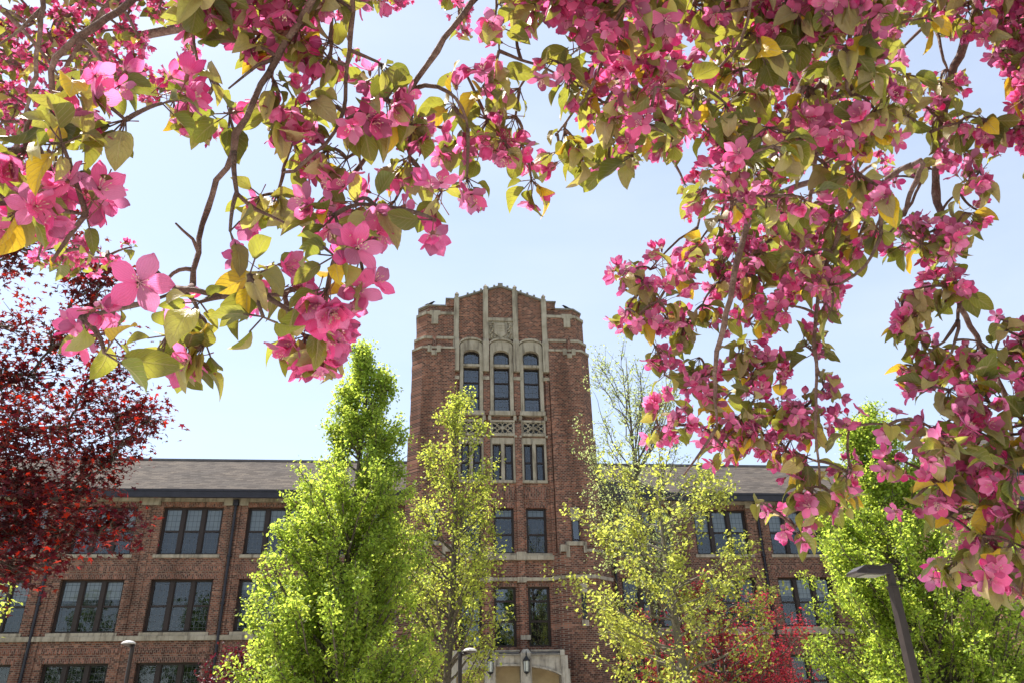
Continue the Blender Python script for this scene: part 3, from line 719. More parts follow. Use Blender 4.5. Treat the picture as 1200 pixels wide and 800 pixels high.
# wall lanterns on the porch piers
def lantern(x, where):
    t = tag(empty('wall_lantern', (x, py - .30, 4.35)), f'black iron lantern with a spiked top on the {where} stone pier of the porch', 'lantern', 'black lanterns on the porch piers')
    f = MB(); f.lathe([(.02, -.02), (.05, .0), (.12, .05), (.13, .08)], sides=6); f.lathe([(.15, .52), (.16, .56), (.06, .70), (.02, .76), (.035, .80), (.008, .98)], sides=6)
    for k in range(6):
        a = k * math.pi / 3; f.tube([(.12 * math.cos(a), .12 * math.sin(a), .07), (.145 * math.cos(a), .145 * math.sin(a), .53)], .011, 4)
    f.tube([(0, .0, .02), (0, 0, -.12)], [.02, .006], 5)
    f.build('cage', M['black'], t)
    g_ = MB(); g_.lathe([(.10, .09), (.125, .52)], sides=6); g_.build('glass_shade', M['lens'], t)
    b = MB(); b.tube([(0, .0, .75), (0, .02, .66), (0, .1, .5)], .015, 5); b.build('bracket', M['black'], t)
    return t
lantern(2.84, 'left'); lantern(4.46, 'right')

# ---------------------------------------------------------------- small things
def bird(x, y, z, flip, label):
    t = MB(); s = -1 if flip else 1
    pts = [(-.20, 0, .10), (-.10, 0, .13), (.02, 0, .17), (.10, 0, .21), (.15, 0, .26), (.19, 0, .28), (.23, 0, .27), (.29, 0, .255)]
    t.tube([(a * s, b, c) for a, b, c in pts], [.012, .045, .075, .07, .05, .045, .02, .003], 10)
    t.tube([(-.15 * s, 0, .115), (-.34 * s, 0, .06)], [.04, .012], 6)
    for yy in (-.03, .03): t.tube([(.02 * s, yy, .12), (.03 * s, yy, 0), (.07 * s, yy, 0)], .008, 4)
    o = t.build('bird', M['bird'], None, True); o.location = (x, y, z)
    tag(o, label, 'bird', 'black birds on the tower parapet')
bird(-.28, TY + .15, 24.09, False, 'black bird perched on the tower parapet, left of the gable')
bird(7.62, TY + .15, 24.09, True, 'black bird perched on the tower parapet, right of the gable')

def streetlamp():
    P0 = np.array([6.02, 10.15, 0]); zt = 3.53
    t = tag(empty('street_lamp', tuple(P0), R(6)), 'dark bronze street lamp with a flat box head on a square pole', 'street lamp')
    m = MB(); w = .047; m.prism([(-w - .02, -w - .02), (w + .02, -w - .02), (w + .02, w + .02), (-w - .02, w + .02)], 0, zt - .22, top=[(-w, -w), (w, -w), (w, w), (-w, w)])
    m.box(-w - .012, w + .012, -w - .012, w + .012, zt - .22, zt - .205)
    m.box(-w + .01, w - .01, -w + .01, w - .01, zt - .205, zt + .06); m.build('pole', M['bronze'], t)
    m = MB(); m.box(-.17, .17, -.17, .17, 0, .04); m.build('base_plate', M['bronze'], t)
    h = MB(); z = zt - .02
    v = [(-.10, -.14, z - .05), (-.10, .14, z - .05), (-.10, .14, z + .05), (-.10, -.14, z + .05),
         (-.43, -.15, z - .055), (-.43, .15, z - .055), (-.43, .13, z + .055), (-.43, -.13, z + .055),
         (-.56, -.13, z - .05), (-.56, .13, z - .05), (-.56, .12, z - .02), (-.56, -.12, z - .02)]
    h.add(v, [(0, 1, 2, 3), (0, 3, 7, 4), (1, 5, 6, 2), (3, 2, 6, 7), (0, 4, 5, 1), (4, 7, 11, 8), (5, 9, 10, 6), (7, 6, 10, 11), (4, 8, 9, 5), (8, 11, 10, 9)])
    h.box(-.40, -.14, -.146, -.138, z + .018, z + .03); h.box(-.10, -.055, -.045, .045, z - .035, z + .04)
    ho = h.build('lamp_head', M['bronze'], t)
    l = MB(); l.box(-.43, -.16, -.11, .11, z - .066, z - .056); l.build('lens', M['dimlens'], ho)
    c = MB(); c.box(-w, w, -w, w, zt + .06, zt + .075); c.build('pole_cap', M['bronze'], t)
streetlamp()

def post_lamp(loc, label, off=0):
    t = tag(empty('path_lamp', loc), label, 'path lamp', 'mushroom topped lamps by the building')
    h = loc[2]; t.location = (loc[0], loc[1], 0)
    m = MB(); m.lathe([(.13, 0), (.13, .1), (.075, .14), (.06, h - .3), (.06, h - .05)], sides=12); m.build('post', M['bronze'], t, True)
    m = MB(); m.lathe([(.09, h - .10), (.20, h - .07), (.21, h - .05)], off, 0, sides=20); m.tube([(0, 0, h - .16), (off * .5, 0, h - .12), (off, 0, h - .07)], .045, 8); m.build('lens', M['bronze'], t, True)
    m = MB(); m.lathe([(.22, h - .05), (.22, h - .025), (.18, h + .015), (.11, h + .045), (.03, h + .06)], off, 0, sides=24); m.build('lamp_cap', M['white'], t, True)
post_lamp((-9.3, 28.0, 4.72), 'slim path lamp with a sunlit domed cap before the brick wing', -.14)
post_lamp((1.02, 26.0, 4.18), 'slim path lamp with a sunlit domed cap before the entrance porch', .30)
# ---------------------------------------------------------------- trees
def bez(a, b, c, n):
    t = np.linspace(0, 1, n)[:, None]
    return (1 - t) ** 2 * a + 2 * t * (1 - t) * b + t ** 2 * c

leaf2 = Tmpl([(0, 0, 0), (.45, .42, .12), (1, 0, -.05), (.45, -.42, .12)], [(0, 1, 2), (0, 2, 3)])
leaf3 = Tmpl([(0, 0, 0), (.35, .33, .1), (.75, .28, .06), (1.05, 0, -.12), (.75, -.28, .06), (.35, -.33, .1), (.5, 0, 0)],
             [(0, 6, 1), (6, 2, 1), (6, 3, 2), (0, 5, 6), (6, 5, 4), (6, 4, 3)])
def starleaf():
    v = [(.0, 0, 0)]; lobes = [-128, -64, 0, 64, 128]; ln_ = [.55, .85, 1, .85, .55]; pts = []
    for i, (a, l) in enumerate(zip(lobes, ln_)):
        if i: pts.append((a - 32, .33))
        pts.append((a, l))
    pts = [(-165, .12)] + pts + [(165, .12)]
    for a, l in pts: v.append((.15 + l * .6 * math.cos(R(a)), l * .6 * math.sin(R(a)), -.12 * l * l))
    return Tmpl(v, [(0, i, i + 1) for i in range(1, len(v) - 1)])
star = starleaf()

def tree(name, label, base, H, prof, nlimb, ntwig, nnode, nleaf, leafsize, mat, bark, tr, seed, k_up=1.3, twig=.9, tmpl=leaf2,
         cb=None, lean=(0, 0), droop=0., node_r=.09, top_twigs=None, group=None, cat='tree', limb_r=.28, keep=None, rmin=.72):
    rng = np.random.default_rng(seed); base = np.array(base, float)
    zs = [p[0] for p in prof]; rs = [p[1] for p in prof]; cb = cb or zs[0]
    w = MB()
    n = 10; tz = np.linspace(0, 1, n)
    tp = np.stack([lean[0] * tz + .10 * np.sin(tz * 5 + seed), lean[1] * tz + .10 * np.cos(tz * 4 + seed), tz * H * .97], 1); tp[0, :2] = 0
    trad = tr * (1 - tz) ** .8 + .012
    w.tube(tp, trad, 9)
    trunk_at = lambda z: np.array([np.interp(z, tp[:, 2], tp[:, i]) for i in range(3)])
    P, D = [], []
    zz = np.linspace(zs[0], zs[-1], 200); wt = np.interp(zz, zs, rs) + .25; wt /= wt.sum()
    for i in range(nlimb):
        ze = rng.choice(zz, p=wt); rr = np.interp(ze, zs, rs) * rng.uniform(rmin, 1.03); az = i * 2.39996 + rng.normal() * .3
        z0 = max(cb * .75, ze - k_up * rr - .3 * rng.random()); z0 = min(z0, ze - .1)
        a = trunk_at(z0); c = np.array([a[0] + rr * math.cos(az), a[1] + rr * math.sin(az), ze])
        mid = a * .45 + c * .55; mid[2] = a[2] * .62 + c[2] * .38 if droop <= 0 else a[2] * .2 + c[2] * .8
        mid[:2] += rng.normal(size=2) * .15
        L = bez(a, mid, c, 8); L[1:] += rng.normal(size=(7, 3)) * .03 * (1 + rr * .2); ln_ = np.linalg.norm(c - a)
        r0 = min(np.interp(z0, tp[:, 2], trad) * .7, limb_r * tr * (.4 + ln_ / 4))
        w.tube(L, np.linspace(r0, .009, 8), 5, cap=False)
        for j in range(ntwig):
            t = rng.uniform(.25, 1) ** .8; q = t * 7; k = min(int(q), 6); s0 = L[k] * (1 - q + k) + L[k + 1] * (q - k)
            d = (L[min(k + 1, 7)] - L[k]); d /= np.linalg.norm(d) + 1e-9
            dd = d + rng.normal(size=3) * .65 + np.array([0, 0, .25 - droop]); dd /= np.linalg.norm(dd)
            tl = twig * rng.uniform(.35, 1); e = s0 + dd * tl; m_ = s0 + dd * tl * .5 + rng.normal(size=3) * .06
            T = bez(s0, m_, e, 4)
            w.tube(T, np.linspace(.011, .004, 4), 3, cap=False)
            tt = rng.uniform(.15, 1, nnode); q2 = tt * 3; k2 = np.minimum(q2.astype(int), 2); f = (q2 - k2)[:, None]
            P.append(T[k2] * (1 - f) + T[k2 + 1] * f); D.append(np.repeat(dd[None], nnode, 0))
    P = np.concatenate(P); D = np.concatenate(D)
    if keep is not None: ok = keep(P + base, rng); P = P[ok]; D = D[ok]
    P = np.repeat(P, nleaf, 0); D = np.repeat(D, nleaf, 0); K = len(P)
    off = rng.normal(size=(K, 3)) * node_r; P = P + off
    dirs = D * .3 + rng.normal(size=(K, 3)) * .7 + np.array([0, 0, -.25])
    z_ = rng.normal(size=(K, 3)) * .6 + np.array([0, 0, 1.])
    x_ = dirs / np.linalg.norm(dirs, axis=1)[:, None]
    z_ = z_ - (z_ * x_).sum(1)[:, None] * x_; z_ /= np.linalg.norm(z_, axis=1)[:, None] + 1e-9
    Mx = np.stack([x_, np.cross(z_, x_), z_], 2)
    Mx *= (leafsize * rng.uniform(.6, 1.25, K))[:, None, None]
    root = tag(empty(name, tuple(base)), label, cat, group)
    w.build('trunk', bark, root, True)
    scatter('crown', [(tmpl, Mx, P)], mat, root, smooth=False)
    return root

LM = {}
LM['pear'] = leafmat('pear_leaves', (.125, .185, .03), (.15, .20, .04), (.60, .72, .09), .54, .42)
LM['yellow'] = leafmat('young_maple_leaves', (.19, .215, .04), (.21, .23, .05), (.60, .65, .09), .5, .38)
LM['sparse'] = leafmat('budding_leaves', (.22, .235, .05), (.25, .26, .06), (.64, .67, .11), .5, .35)
LM['redmaple'] = leafmat('crimson_leaves', (.030, .005, .009), (.042, .008, .013), (.34, .014, .010), .24, .6, odd=(.50, .065, .010), odd_p=.12, gloss=.12)
LM['purple'] = leafmat('purple_leaves', (.03, .006, .010), (.04, .010, .014), (.14, .010, .02), .4, .4)
LM['crimson'] = leafmat('red_foliage', (.20, .018, .032), (.26, .03, .045), (.62, .045, .075), .40, .5)
LM['buds'] = leafmat('pale_buds', (.24, .28, .10), (.26, .29, .12), (.55, .62, .22), .45, .3)
LM['bush'] = leafmat('far_tree_leaves', (.06, .10, .02), (.07, .11, .03), (.25, .38, .05), .4, .3)

tree('pear_tree', 'dense cone shaped pear tree in fresh green leaf, left of the tower', (-2.15, 22, 0), 12.4,
     [(2.0, 2.2), (3.2, 2.6), (4.6, 2.65), (6.2, 2.35), (8, 1.85), (9.4, 1.25), (10.8, .95), (12.3, .40)], 230, 13, 7, 5, .088, LM['pear'], M['bark'], .15, 3, k_up=1.15, rmin=.42, twig=.52, lean=(.1, 0), node_r=.10, tmpl=leaf3)
tree('maple_tree', 'airy yellow green maple tree hiding the left bays of the tower', (.60, 28, 0), 13.5,
     [(3.6, 1.3), (5, 2.0), (6.5, 2.2), (8.5, 1.8), (10.5, 1.35), (12.2, 1.05), (13.4, .7)], 74, 10, 4, 4, .108, LM['yellow'], M['bark'], .15, 5, k_up=1.1, twig=.8, lean=(.3, 0), node_r=.12, cb=3.2, tmpl=leaf3)
tree('maple_tree', 'young maple with a pale trunk and sparse yellow leaf, right of the tower', (7.45, 24, 0), 9.8,
     [(2.6, 1.8), (3.6, 3.0), (5.2, 3.4), (6.8, 3.0), (8.4, 2.4), (9.5, 1.7)], 60, 10, 4, 4, .108, LM['sparse'], M['bark2'], .17, 8, k_up=.40, twig=.85, lean=(-.3, 0), node_r=.11, cb=3.2, limb_r=.17, tmpl=leaf3)
tree('budding_tree', 'tall thin tree with bare branches and tiny pale buds right of the tower', (7.3, 26.5, 0), 15.0,
     [(6, 1.2), (9, 2.0), (11, 2.1), (13, 1.8), (14.8, .9)], 46, 12, 5, 3, .085, LM['buds'], M['bark'], .10, 14, k_up=1.7, twig=1.1, lean=(-.1, 0), node_r=.10, cb=6)
tree('pear_tree', 'broad bright green pear tree behind the street lamp', (12.5, 20, 0), 9.6,
     [(1.6, 2.4), (2.8, 2.9), (4.2, 3.0), (5.4, 2.75), (6.6, 2.2), (7.6, 1.5), (8.8, .9), (9.6, .4)], 210, 13, 7, 5, .084, LM['pear'], M['bark'], .14, 21, k_up=1.1, rmin=.42, twig=.52, lean=(-.5, 0), node_r=.10, tmpl=leaf3)
tree('linden_tree', 'yellow green tree cut by the left edge under the red maple', (-12.0, 20, 0), 7.0,
     [(2.6, 1.9), (4, 2.1), (5.6, 1.7), (6.9, .6)], 60, 10, 6, 4, .10, LM['yellow'], M['bark'], .14, 31, k_up=1.2, twig=.7, node_r=.1, tmpl=leaf3)
tree('red_maple', 'crimson leaved maple behind the sparse young maple, against the right wing', (9.5, 26.8, 0), 6.3,
     [(1.4, 2.2), (2.8, 2.8), (4.2, 2.9), (5.4, 2.3), (6.2, .9)], 60, 11, 7, 4, .11, LM['crimson'], M['bark'], .14, 41, k_up=.6, twig=.8, node_r=.12, tmpl=star)
tree('plum_tree', 'dark purple leaved tree low against the left wing', (-5.7, 28.6, 0), 4.7,
     [(1.4, 1.6), (2.6, 2.0), (3.8, 1.5), (4.6, .4)], 40, 10, 6, 4, .11, LM['purple'], M['bark'], .12, 47, k_up=.8, twig=.6, node_r=.12)

# red maple near the camera on the left: limbs reach in from its trunk beyond the frame
def near_maple():
    rng = np.random.default_rng(77); base = np.array([-8.6, 6.4, 0.])
    root = tag(empty('norway_maple', tuple(base)), 'dark red maple tree filling the left edge below the blossom', 'tree')
    w = MB(); tp = np.array([(0, 0, 0), (.1, 0, 1.6), (0, .1, 3.2), (.15, 0, 5), (.2, .1, 7.2)]); w.tube(tp, [.24, .2, .16, .11, .05], 10)
    # blobs of crown: pixel centre, radius in pixels, density
    blobs = [(28, 262, 40, 1.1), (90, 300, 20, .5), (20, 290, 48, 1), (62, 262, 26, .6), (105, 340, 34, .6), (120, 322, 26, .9), (70, 395, 44, .9), (25, 380, 34, .35), (112, 372, 24, .6), (40, 440, 50, 1.2), (100, 450, 55, 1.1), (140, 425, 26, .7),
             (20, 500, 55, 1.6), (80, 510, 60, 1.8), (140, 485, 34, 1.), (178, 492, 20, .45), (30, 560, 60, 2), (95, 570, 50, 1.7), (130, 535, 28, 1.), (20, 620, 46, 1.6), (75, 620, 34, 1.0), (118, 618, 24, .8), (145, 618, 22, .7),
             (12, 665, 26, 1.), (60, 655, 14, .4), (150, 515, 20, .6), (165, 480, 18, .5), (0, 440, 40, 1.2), (-40, 500, 70, 2), (-50, 400, 60, 1.3), (-50, 600, 70, 2), (-40, 300, 60, 1.)]
    P = []
    blobs.sort(key=lambda q: q[0] + RNG.normal() * 6)
    wood = [np.array([np.interp(z, tp[:, 2], tp[:, i]) for i in range(3)]) for z in np.linspace(2.0, 7, 14)]
    for bx, by, br, dn in blobs:
        D = rng.uniform(6.3, 7.6); c = at_dist(bx, by, D) - base; rr = br / FOC * D * .80
        # each bough leaves the nearest wood a little below and behind it
        q = np.array(wood); cost = np.linalg.norm(q - c, axis=1) + 1.2 * np.maximum(0, q[:, 2] - c[2] + .2); a = q[cost.argmin()]; dl = np.linalg.norm(c - a)
        m_ = a * .5 + c * .5 + rng.normal(size=3) * .1 * dl; m_[2] += .08 * dl
        L = bez(a, m_, c, 8); L[1:-1] += rng.normal(size=(6, 3)) * .02; w.tube(L, np.linspace(min(.035, .008 + .012 * dl), .007, 8), 6, cap=False)
        wood += [L[4], c]
        for j in range(int(9 + 8 * dn)):
            d = rng.normal(size=3); d /= np.linalg.norm(d); e = c + d * rr * rng.uniform(.45, 1.0)
            T = bez(L[4 + j % 4], (c + e) / 2 + rng.normal(size=3) * .05, e, 5); w.tube(T, np.linspace(.006, .002, 5), 4, cap=False)
            for q_ in range(int(3 + 4.6 * dn)): P.append(T[rng.integers(2, 5)] + rng.normal(size=3) * .07)
    P = np.array(P); P = np.repeat(P, 3, 0) + rng.normal(size=(len(P) * 3, 3)) * .055; K = len(P)
    z_ = rng.normal(size=(K, 3)) * .55 + np.array([0, 0, 1.]); Mx = frames(z_, rng) * (.063 * rng.uniform(.5, 1.3, K))[:, None, None]
    w.build('trunk', M['bark'], root, True)
    scatter('crown', [(star, Mx, P)], LM['redmaple'], root, smooth=False)
near_maple()

# trees across the green behind the viewer; the lower windows mirror them
for i, (x, y, h) in enumerate(((-35, -10, 17), (-24, -13, 18.5), (-12.5, -9.5, 17), (-1, -13.5, 18), (10.5, -11, 17.5), (22, -13, 18), (34, -10, 16.5))):
    if i == 0:
        bt = tree('shade_tree', 'round leafy shade tree standing across the green', (x, y, 0), 17, [(4, 3.4), (7, 5.0), (11, 5.4), (14.5, 3.8), (16.8, 1)], 46, 9, 7, 3, .34, LM['bush'], M['bark'], .3, 90, twig=1.7, node_r=.38, group='shade trees across the green')
    else:
        bt2 = copy_tree(bt); bt2.location = (x, y, 0); bt2.rotation_euler.z = i * 1.3; bt2.scale = (h / 17,) * 3

#CRABBEGIN
# ---------------------------------------------------------------- flowering crabapple over the viewer
def grid_tmpl(nu, nv, fn, mi=0):
    v, uv = [], []
    for j in range(nv + 1):
        for i in range(nu + 1):
            u = -1 + 2 * i / nu; t = j / nv; v.append(fn(u, t)); uv.append((u, t))
    f = [(j * (nu + 1) + i, j * (nu + 1) + i + 1, (j + 1) * (nu + 1) + i + 1, (j + 1) * (nu + 1) + i) for j in range(nv) for i in range(nu)]
    return v, f, uv, [mi] * len(f)

def crab_leaf(curl, fold, wav, wid=.34, seed=0):
    ph = seed * 1.3
    def fn(u, t):
        wd = wid * (math.sin(math.pi * min(1, t * .98 + .02) ** .82)) ** .75 * (1.0 if t < .97 else .2)
        x = t - .06 * curl * t * t; ang = curl * t
        x = (math.sin(ang) / curl) if curl > .05 else t
        z = -(1 - math.cos(ang)) / curl if curl > .05 else 0
        z += fold * abs(u) * wd + wav * math.sin(t * 9 + ph + u) * abs(u) * wd
        return (x, u * wd * (1 - .15 * abs(fold)), z)
    v, f, uv, mi = grid_tmpl(4, 8, fn)
    return Tmpl(v, f, uv, mi)
CL = [crab_leaf(.7, .45, .16, .29, 0), crab_leaf(1.2, .7, .22, .27, 1), crab_leaf(.4, 1.0, .14, .28, 2), crab_leaf(1.6, .35, .26, .31, 3), crab_leaf(.8, .25, .24, .30, 4)]
# far, smaller versions with fewer faces
def crab_leaf_small(curl, fold):
    def fn(u, t):
        wd = .33 * math.sin(math.pi * min(1, t * .96 + .02) ** .85) ** .8
        return (t, u * wd, -curl * t * t + fold * abs(u) * wd)
    return Tmpl(*grid_tmpl(2, 3, fn))
CLs = [crab_leaf_small(.25, .5), crab_leaf_small(.5, .9)]

def flower(open_, seed, fine=True, bud=False):
    """five petals round a cup, stamens, calyx and stalk; length unit = petal length; +z faces out. materials 0 petal 1 stamen 2 stalk"""
    rng = random.Random(seed); V, F, UV, MI = [], [], [], []
    def push(v, f, uv, mi):
        n = len(V); V.extend(v); F.extend([tuple(i + n for i in q) for q in f]); UV.extend(uv); MI.extend(mi)
    for k in range(5):
        az = k * 2 * math.pi / 5 + rng.uniform(-.14, .14); el = open_ + rng.uniform(-.16, .16); cup = rng.uniform(.12, .32) * (1 if not bud else 2.2); ph = rng.random() * 6; twist = rng.uniform(-.25, .25)
        wmax = (.345 + rng.uniform(-.04, .04)) * (1 if not bud else .75)
        def fn(u, t):
            wd = wmax * (math.sin(math.pi * min(.985, t * .93 + .03) ** 1.25)) ** .75 if t > 0 else .05
            wd = max(wd, .05)
            if t > .99: wd *= .75
            x = .06 + t - .05 * u * u * t; y = u * wd; z = cup * t * t - cup * .2 * t + .22 * u * u * wd + .045 * math.sin(7 * u + ph) * t * t + .03 * math.sin(8 * t + ph)
            if bud: x = .06 + t * .85; z = .42 * math.sin(math.pi * t) - .0 ; 
            y2 = y * math.cos(twist) - z * 0; z2 = z + y * math.sin(twist)
            X_ = x * math.cos(el) - z2 * math.sin(el); Z_ = x * math.sin(el) + z2 * math.cos(el)
            if bud: X_ = .30 * math.sin(math.pi * min(1, t * .9 + .08)) * (1 - .25 * u * u); y2 = u * .24 * math.sin(math.pi * min(1, t * .9 + .08)); Z_ = t * .75
            return (X_ * math.cos(az) - y2 * math.sin(az), X_ * math.sin(az) + y2 * math.cos(az), Z_)
        push(*grid_tmpl(4 if fine else 2, 6 if fine else 3, fn))
    def tube(p, r, sides, mi):
        mb = MB(); mb.tube(p, r, sides, cap=False); v = np.concatenate(mb.v).tolist(); push(v, mb.f, [(0, .5)] * len(v), [mi] * len(mb.f))
    if fine and not bud:
        for k in range(12):
            a = rng.random() * 6.28; s = rng.uniform(.08, .30); h = rng.uniform(.32, .5)
            tube([(0, 0, .05), (s * .7 * math.cos(a), s * .7 * math.sin(a), h * .6), (s * math.cos(a), s * math.sin(a), h)], [.012, .010, .010], 3, 1)
            tube([(s * math.cos(a), s * math.sin(a), h - .01), (s * math.cos(a) * 1.02, s * math.sin(a) * 1.02, h + .05)], [.028, .022], 4, 3)
    # calyx and stalk
    tube([(0, 0, .08), (0, 0, -.06), (0, 0, -.20), (0, 0, -.26)], [.10, .11, .07, .03], 5 if fine else 4, 2)
    if fine:
        for k in range(5):
            a = k * 2 * math.pi / 5 + .6
            push([(.07 * math.cos(a - .5), .07 * math.sin(a - .5), 0), (.07 * math.cos(a + .5), .07 * math.sin(a + .5), 0), (.34 * math.cos(a), .34 * math.sin(a), -.05)], [(0, 1, 2)], [(0, .5)] * 3, [2])
    tube([(0, 0, -.24), (.05, .02, -.7), (.02, -.03, -1.15), (-.06, 0, -1.6)], [.026, .024, .026, .034], 4 if fine else 3, 2)
    return Tmpl(V, F, UV, MI)
FL = [flower(.12, 1), flower(.45, 2), flower(.75, 3), flower(.28, 4), flower(1.0, 5)]
FB = [flower(1.3, 6, bud=True)]
FS = [flower(.2, 7, False), flower(.6, 8, False), flower(.9, 9, False)]

PM = [petalmat('crabapple_petal', (.63, .10, .31), (.57, .06, .25), (.86, .46, .60), (.96, .21, .50), .47),
      surf('pink_stamen', [(.3, (.70, .30, .42)), (.7, (.85, .55, .62))], 200, .6),
      surf('crimson_stalk', [(.3, (.17, .055, .045)), (.7, (.28, .13, .09))], 90, .6),
      surf('pale_anther', [(.3, (.72, .60, .40)), (.7, (.85, .75, .52))], 200, .7)]
PMF = [petalmat('crabapple_petal_deep', (.62, .06, .22), (.54, .04, .17), (.76, .28, .42), (.94, .17, .42), .48)] + PM[1:]
LC = leafmat('crabapple_leaf', (.085, .105, .030), (.34, .265, .145), (.56, .55, .06), .31, .34, odd=(.60, .46, .03), odd_p=.075, veins=True, gloss=.5)

RNG = np.random.default_rng(2024)
# what covers each 40 x 40 patch: P blossom, L leaf, M both; small letters thin; near growth, then the finer growth beyond
# rows 0..17, thirty patches each
NR = [
 '.....MLPPMPm..LMPMPMMMMMMMmmmP',
 '......lMLMml..MMMlPMPMLLLLMmpP',
 '..MMPmLlmMmMmmLLMMPPLMLLLMLmmP',
 '.LLLPmLlLMmMMLLmMLMLMLLPMMLMMP',
 'LLMM..lpMMMMLMPPMLllPPLPLPMmpP',
 'PLMP...MLMPMMMll.p.pMMMmPMm.MM',
 'PPp...lLLMMMp.......MMLMPmMMMl',
 '.pp.p..MPML.......ppmPMMPmmmM.',
 '...PPlLLPPm.......MMmPMPMmMMm.',
 '..pMLLLLpp........mPLMmmp.Mm.M',
 '...LlLl.lpl........PmMPMPpMMMM',
 '...................pMMmMMmmMMM',
 '...................pPMPMp.mMMM',
 '....................pmPMM.pMMM',
 '......................pML.pMMM',
 '.......................p...lMM',
 '...........................plM',
 '.............................p']
FR = [
 'FFFFFfff..FF.F.F.fFFFFFFFFff.F',
 'FFFFFf....f......fFFFFFFfFf..f',
 'FffFF............fFFFFFFFF....',
 'FFf..............FFfFFFFFf....',
 'Ff................FFfFFFFf....',
 'F................ffffFFFFf....',
 'FF..................fFFFFf....',
 '.fFf.................fFFf.....',
 '.....................fff......']
def depth_near(px, py):
    # the growth hangs at real distances of 0.7 to 1.6 m from the eye
    if px > 1035: return 1.45 if py < 440 else 1.18
    if px > 720 and py > 235: return 1.32
    if px > 780: return 1.08
    if px > 520: return .98
    if py > 230 and px > 60: return .72
    if px < 210: return .80
    return .88

